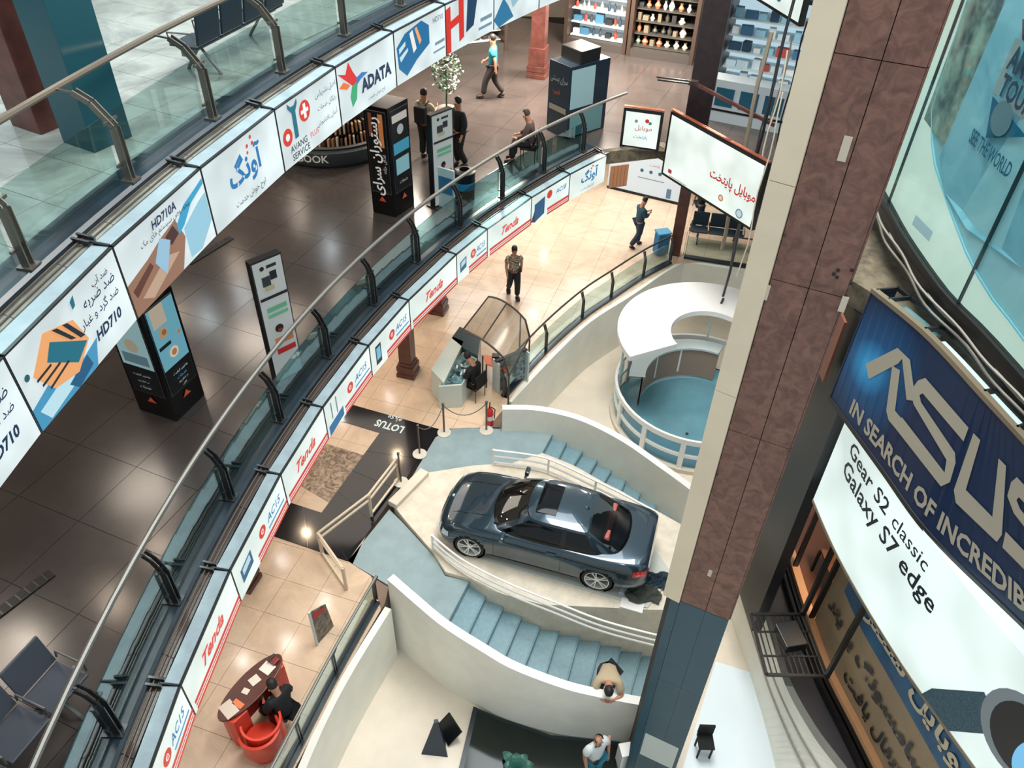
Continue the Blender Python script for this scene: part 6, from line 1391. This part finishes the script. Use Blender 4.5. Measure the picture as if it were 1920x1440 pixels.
MB().lathe([(.30, 0), (.34, 0), (.34, .80), (.30, .80)], c=(-.12-.2, -.52, 0), n=30, a0=RD(140), a1=RD(400)).build('curved_front', REDD, t, smooth=True)
MB().box((0, .02, .5), (L_*1.1, .04, .7)).build('modesty_panel', REDD, t)
for i, (x, y, w_, h_, cc, lb) in enumerate(((-.52, -.0, .22, .30, (222, 206, 190), 'open cream brochure at the near end of the red desk'), (-.36, -.06, .1, .2, (236, 130, 80), 'orange edged leaflet beside the open brochure'), (-.12, .0, .10, .12, (226, 214, 200), 'smallest white card in the middle of the red desk'), (.12, .02, .17, .16, (224, 214, 200), 'white paper on the red desk between the card and the far stack'), (.42, .0, .2, .22, (228, 222, 210), 'square white paper near the far end of the red desk'))):
    q = V((dc.x, dc.y, .922))+Matrix.Rotation(yaw, 3, 'Z') @ V((x*L_/.75, y, 0)); o = MB().box((0, 0, .004), (w_, h_, .008)).build('paper', mat('paper_%d' % i, cc, .6)); o.location = q; o.rotation_euler = (0, 0, yaw+.2*(i % 3-1)); tag(o, lb, 'paper')
q = V((dc.x, dc.y, .922))+Matrix.Rotation(yaw, 3, 'Z') @ V((.78*L_, 0, 0)); o = thing('desk_phone', 'small dark red desk phone at the far tip of the oval top', 'phone', q, yaw); MB().box((0, 0, .03), (.14, .16, .05)).build('phone_base', mat('phone_red', (120, 40, 34), .4), o, bevel=.01); MB().box((0, .05, .07), (.17, .04, .03)).build('handset', BLACKP, o, bevel=.01)
RDn = Matrix.Rotation(yaw, 3, 'Z'); q = V((dc.x, dc.y, 0))+RDn @ V((.10, -.62, 0)); person('person in a black robe sitting behind the red reception desk', q, yaw-.1, BLK, BLK, sit, long_sleeve=True)
t = thing('tub_seat', 'round glossy red tub seat beside the red reception desk', 'seat', V((dc.x, dc.y, 0))+RDn @ V((-.42, -.56, 0)), yaw); MB().lathe([(0, .0), (.26, 0), (.29, .40), (0, .44)], n=30).build('seat_cushion', REDD, t, smooth=True); MB().lathe([(.30, .2), (.34, .25), (.35, .72), (.31, .74), (.29, .45)], n=30, a0=RD(150), a1=RD(350)).build('tub_back', REDD, t, smooth=True)
# triangular sign stand
q = G(612, 1190); t = thing('a_frame_sign', 'narrow upright picture board with a red top beside the railing', 'sign', (q.x, q.y, 0), RD(60)); MB().add([(-.22, 0, 0), (.22, 0, 0), (.14, 0, .85), (-.22, 0, 1.05), (-.22, .02, 0), (.22, .02, 0), (.14, .02, .85), (-.22, .02, 1.05)], [(0, 1, 2, 3), (7, 6, 5, 4), (0, 4, 5, 1), (1, 5, 6, 2), (2, 6, 7, 3), (3, 7, 4, 0)]).build('board', mat('sign_picture', (150, 140, 128), .5, c2=(70, 62, 60), scale=8), t); MB().add([(-.2, -.006, .75), (.1, -.006, .75), (.08, -.006, .84), (-.2, -.006, .98)], [(0, 1, 2, 3)]).build('red_picture', ink((196, 44, 42)), t)
MB().bar((-.26, 0, 0), (-.26, 0, 1.1), .04).build('edge_post', OFFW, t)
# ---------------------------------------------------------------- court railings (beige floor)
def straight_rail(name, label, P, rail_m=STEEL, kerb=True, H=.95, group=None):
    t = thing(name, label, 'railing', (P[0].x, P[0].y, 0)); sp = spline(P, 5)
    nrm = []
    for i in range(len(sp)):
        d = sp[min(i+1, len(sp)-1)]-sp[max(i-1, 0)]; nrm.append(V((-d.y, d.x, 0)).normalized())
    mb = MB(); w_ = .17
    for q, n in zip(sp, nrm): mb.v += [q-n*w_/2, q+n*w_/2, q+n*w_/2+V((0, 0, .07)), q-n*w_/2+V((0, 0, .07))]
    for i in range(len(sp)-1):
        for j in range(4): mb.f.append((i*4+j, i*4+(j+1) % 4, i*4+4+(j+1) % 4, i*4+4+j))
    mb.build('kerb', KERB, t, world=True)
    MB().tube([q+n*.10+V((0, 0, H)) for q, n in zip(sp, nrm)], .028, 8).build('handrail', rail_m, t, world=True, smooth=True)
    for k in range(len(P)):
        i = min(k*5, len(sp)-1); q, n = sp[i], nrm[i]; d = V((n.y, -n.x, 0))
        mb = MB()
        for s in (-1, 1):
            o = d*.03*s; mb.bar(q+o+V((0, 0, .07)), q+o+V((0, 0, .62)), .012, .06, up=n); mb.bar(q+o+V((0, 0, .62)), q+o+n*.09+V((0, 0, .90)), .012, .05, up=n)
        mb.build('post', DSTEEL, t, world=True)
    for k in range(len(P)-1):
        mb = MB(); ii = list(range(k*5, k*5+6))
        for i in ii: q, n = sp[i], nrm[i]; mb.v += [q+V((0, 0, .12)), q+n*.012+V((0, 0, .12)), q+n*.012+V((0, 0, .78)), q+V((0, 0, .78))]
        for a in range(5):
            for j in range(4): mb.f.append((a*4+j, a*4+(j+1) % 4, a*4+4+(j+1) % 4, a*4+4+j))
        mb.build('glass_pane', GLASS, t, world=True)
    return t
nearP = [G(719, 1134)+V((-.05, 0, 0)), G(640, 1268), G(575, 1395), V((-3.72, 5.0, 0))]
straight_rail('court_railing', 'glass railing with cranked posts beside the red reception desk', [q+V((-.10, .05, 0)) for q in nearP])
farP = [G(952, 748), G(1030, 662), G(1098, 600), G(1152, 562), G(1212, 522), G(1262, 495)]
straight_rail('court_railing', 'curved glass railing sweeping above the cream wall towards the round basin', [q+V((-.10, .06, 0)) for q in farP], rail_m=mat('dark_rail', (84, 82, 78), .3, .7))
straight_rail('court_railing', 'glass railing at the far side with dark row seats behind it', [G(1283, 486)+V((0, .12, 0)), G(1372, 500)+V((0, .12, 0)), V((8.6, 21.7, 0))], rail_m=mat('dark_rail', (84, 82, 78), .3, .7))
q = G(1345, 470); seats('dark row seats behind the far glass railing, below the red script sign', (q.x, q.y+.5, 0), RD(170), 3, mat('seat_navy', (22, 40, 52), .4), DSTEEL)
q = G(1237, 476); t = thing('blue_case', 'bright blue wheeled case beside the maroon column at the far railing', 'case', (q.x, q.y, 0), .3); MB().box((0, 0, .42), (.42, .34, .74)).build('case_body', mat('case_blue', (24, 110, 156), .5), t, bevel=.04); MB().box((0, 0, .82), (.46, .38, .06)).build('case_lid', mat('case_blue_light', (60, 150, 190), .5), t, bevel=.02)
for x in (-.15, .15): MB().lathe([(0, -.02), (.04, -.02), (.04, .02), (0, .02)], c=(x, 0, .04), n=10).build('wheel', BLACK, t)
q = G(1305, 428); person('person in dark clothes stepping behind the large white sign', q, RD(-70), BLK, mat('blue_trousers', (26, 46, 66), .8), stride)
# ================================================================ lowest floor
q = G(822, 1392, Z0); t = thing('projector_stand', 'dark blue wedge stand with a black tilted board on the lowest floor', 'stand', (q.x, q.y, Z0), RD(20))
MB().hexa([V(p) for p in ((-.38, -.12, 0), (.10, -.34, 0), (.14, .05, 0), (-.05, .18, 0))], [V(p) for p in ((-.06, .0, .85), (.02, -.02, .85), (.03, .05, .85), (-.04, .06, .85))]).build('wedge_body', mat('wedge_blue', (24, 44, 60), .35), t)
MB().box((.25, .10, .20), (.40, .46, .04), rot=Euler((.15, -.75, .2))).build('board', BLACKP, t, bevel=.005)
# planted dark pool
pp_ = [G(885, 1325, Z0), G(930, 1345, Z0), G(1033, 1380, Z0), G(1165, 1394, Z0), V((2.1, 5.4, Z0)), V((.5, 4.6, Z0)), G(855, 1450, Z0)]
t = thing('plant_pool', 'dark sunken looking pool with a broad green plant, at the bottom edge', 'pool', pp_[0]); pq_ = [q.lerp(V((1.1, 6.0, Z0)), .02) for q in pp_]
MB().prism(pq_, Z0+.002, Z0+.10).build('pool_edge', mat('pool_edge', (20, 40, 46), .3), t, world=True); MB().prism([q.lerp(V((1.1, 6.0, Z0)), .05) for q in pq_], Z0+.10, Z0+.112).build('dark_water', mat('dark_water', (10, 22, 18), .08), t, world=True)
pc_ = G(968, 1452, Z0); random.seed(9)
for i in range(9):
    an = 2*pi*i/9+.2; L1_ = random.uniform(.26, .42); mb = MB(); d = V((cos(an), sin(an), 0)); s_ = V((-d.y, d.x, 0)); prv = []
    for k in range(6):
        f = k/5; w_ = .10*math.sin(pi*(f*.9+.05)); z = .12+.22*math.sin(pi*f*.7); c = V((pc_.x, pc_.y, Z0+z))+d*L1_*f; mb.v += [c-s_*w_, c+V((0, 0, -.02)), c+s_*w_]
    for k in range(5): mb.f += [(k*3, k*3+1, k*3+4, k*3+3), (k*3+1, k*3+2, k*3+5, k*3+4)]
    mb.build('leaf', mat('pool_leaf', (44, 96, 84), .4), t, world=True)
q = G(1172, 1430, Z0); o = MB().box((0, 0, .35), (.32, .26, .7)).build('white_cabinet', WHITE, bevel=.01); o.location = (q.x-.02, q.y-.05, Z0); o.rotation_euler = (0, 0, .2); tag(o, 'white low cabinet tucked between the pillar and the balding man', 'cabinet')
q = G(1315, 1412, Z0); t = thing('chair_black', 'small black chair on the pale blue platform beside the pillar foot', 'chair', (q.x, q.y, Z0+.06)); t.name = 'side_chair'; MB().box((0, 0, .42), (.3, .3, .05)).build('seat', BLK, t); MB().box((0, .15, .62), (.3, .04, .3)).build('backrest', BLK, t)
for x in (-.12, .12):
    for y in (-.12, .12): MB().box((x, y, .2), (.03, .03, .4)).build('leg', BLK, t)
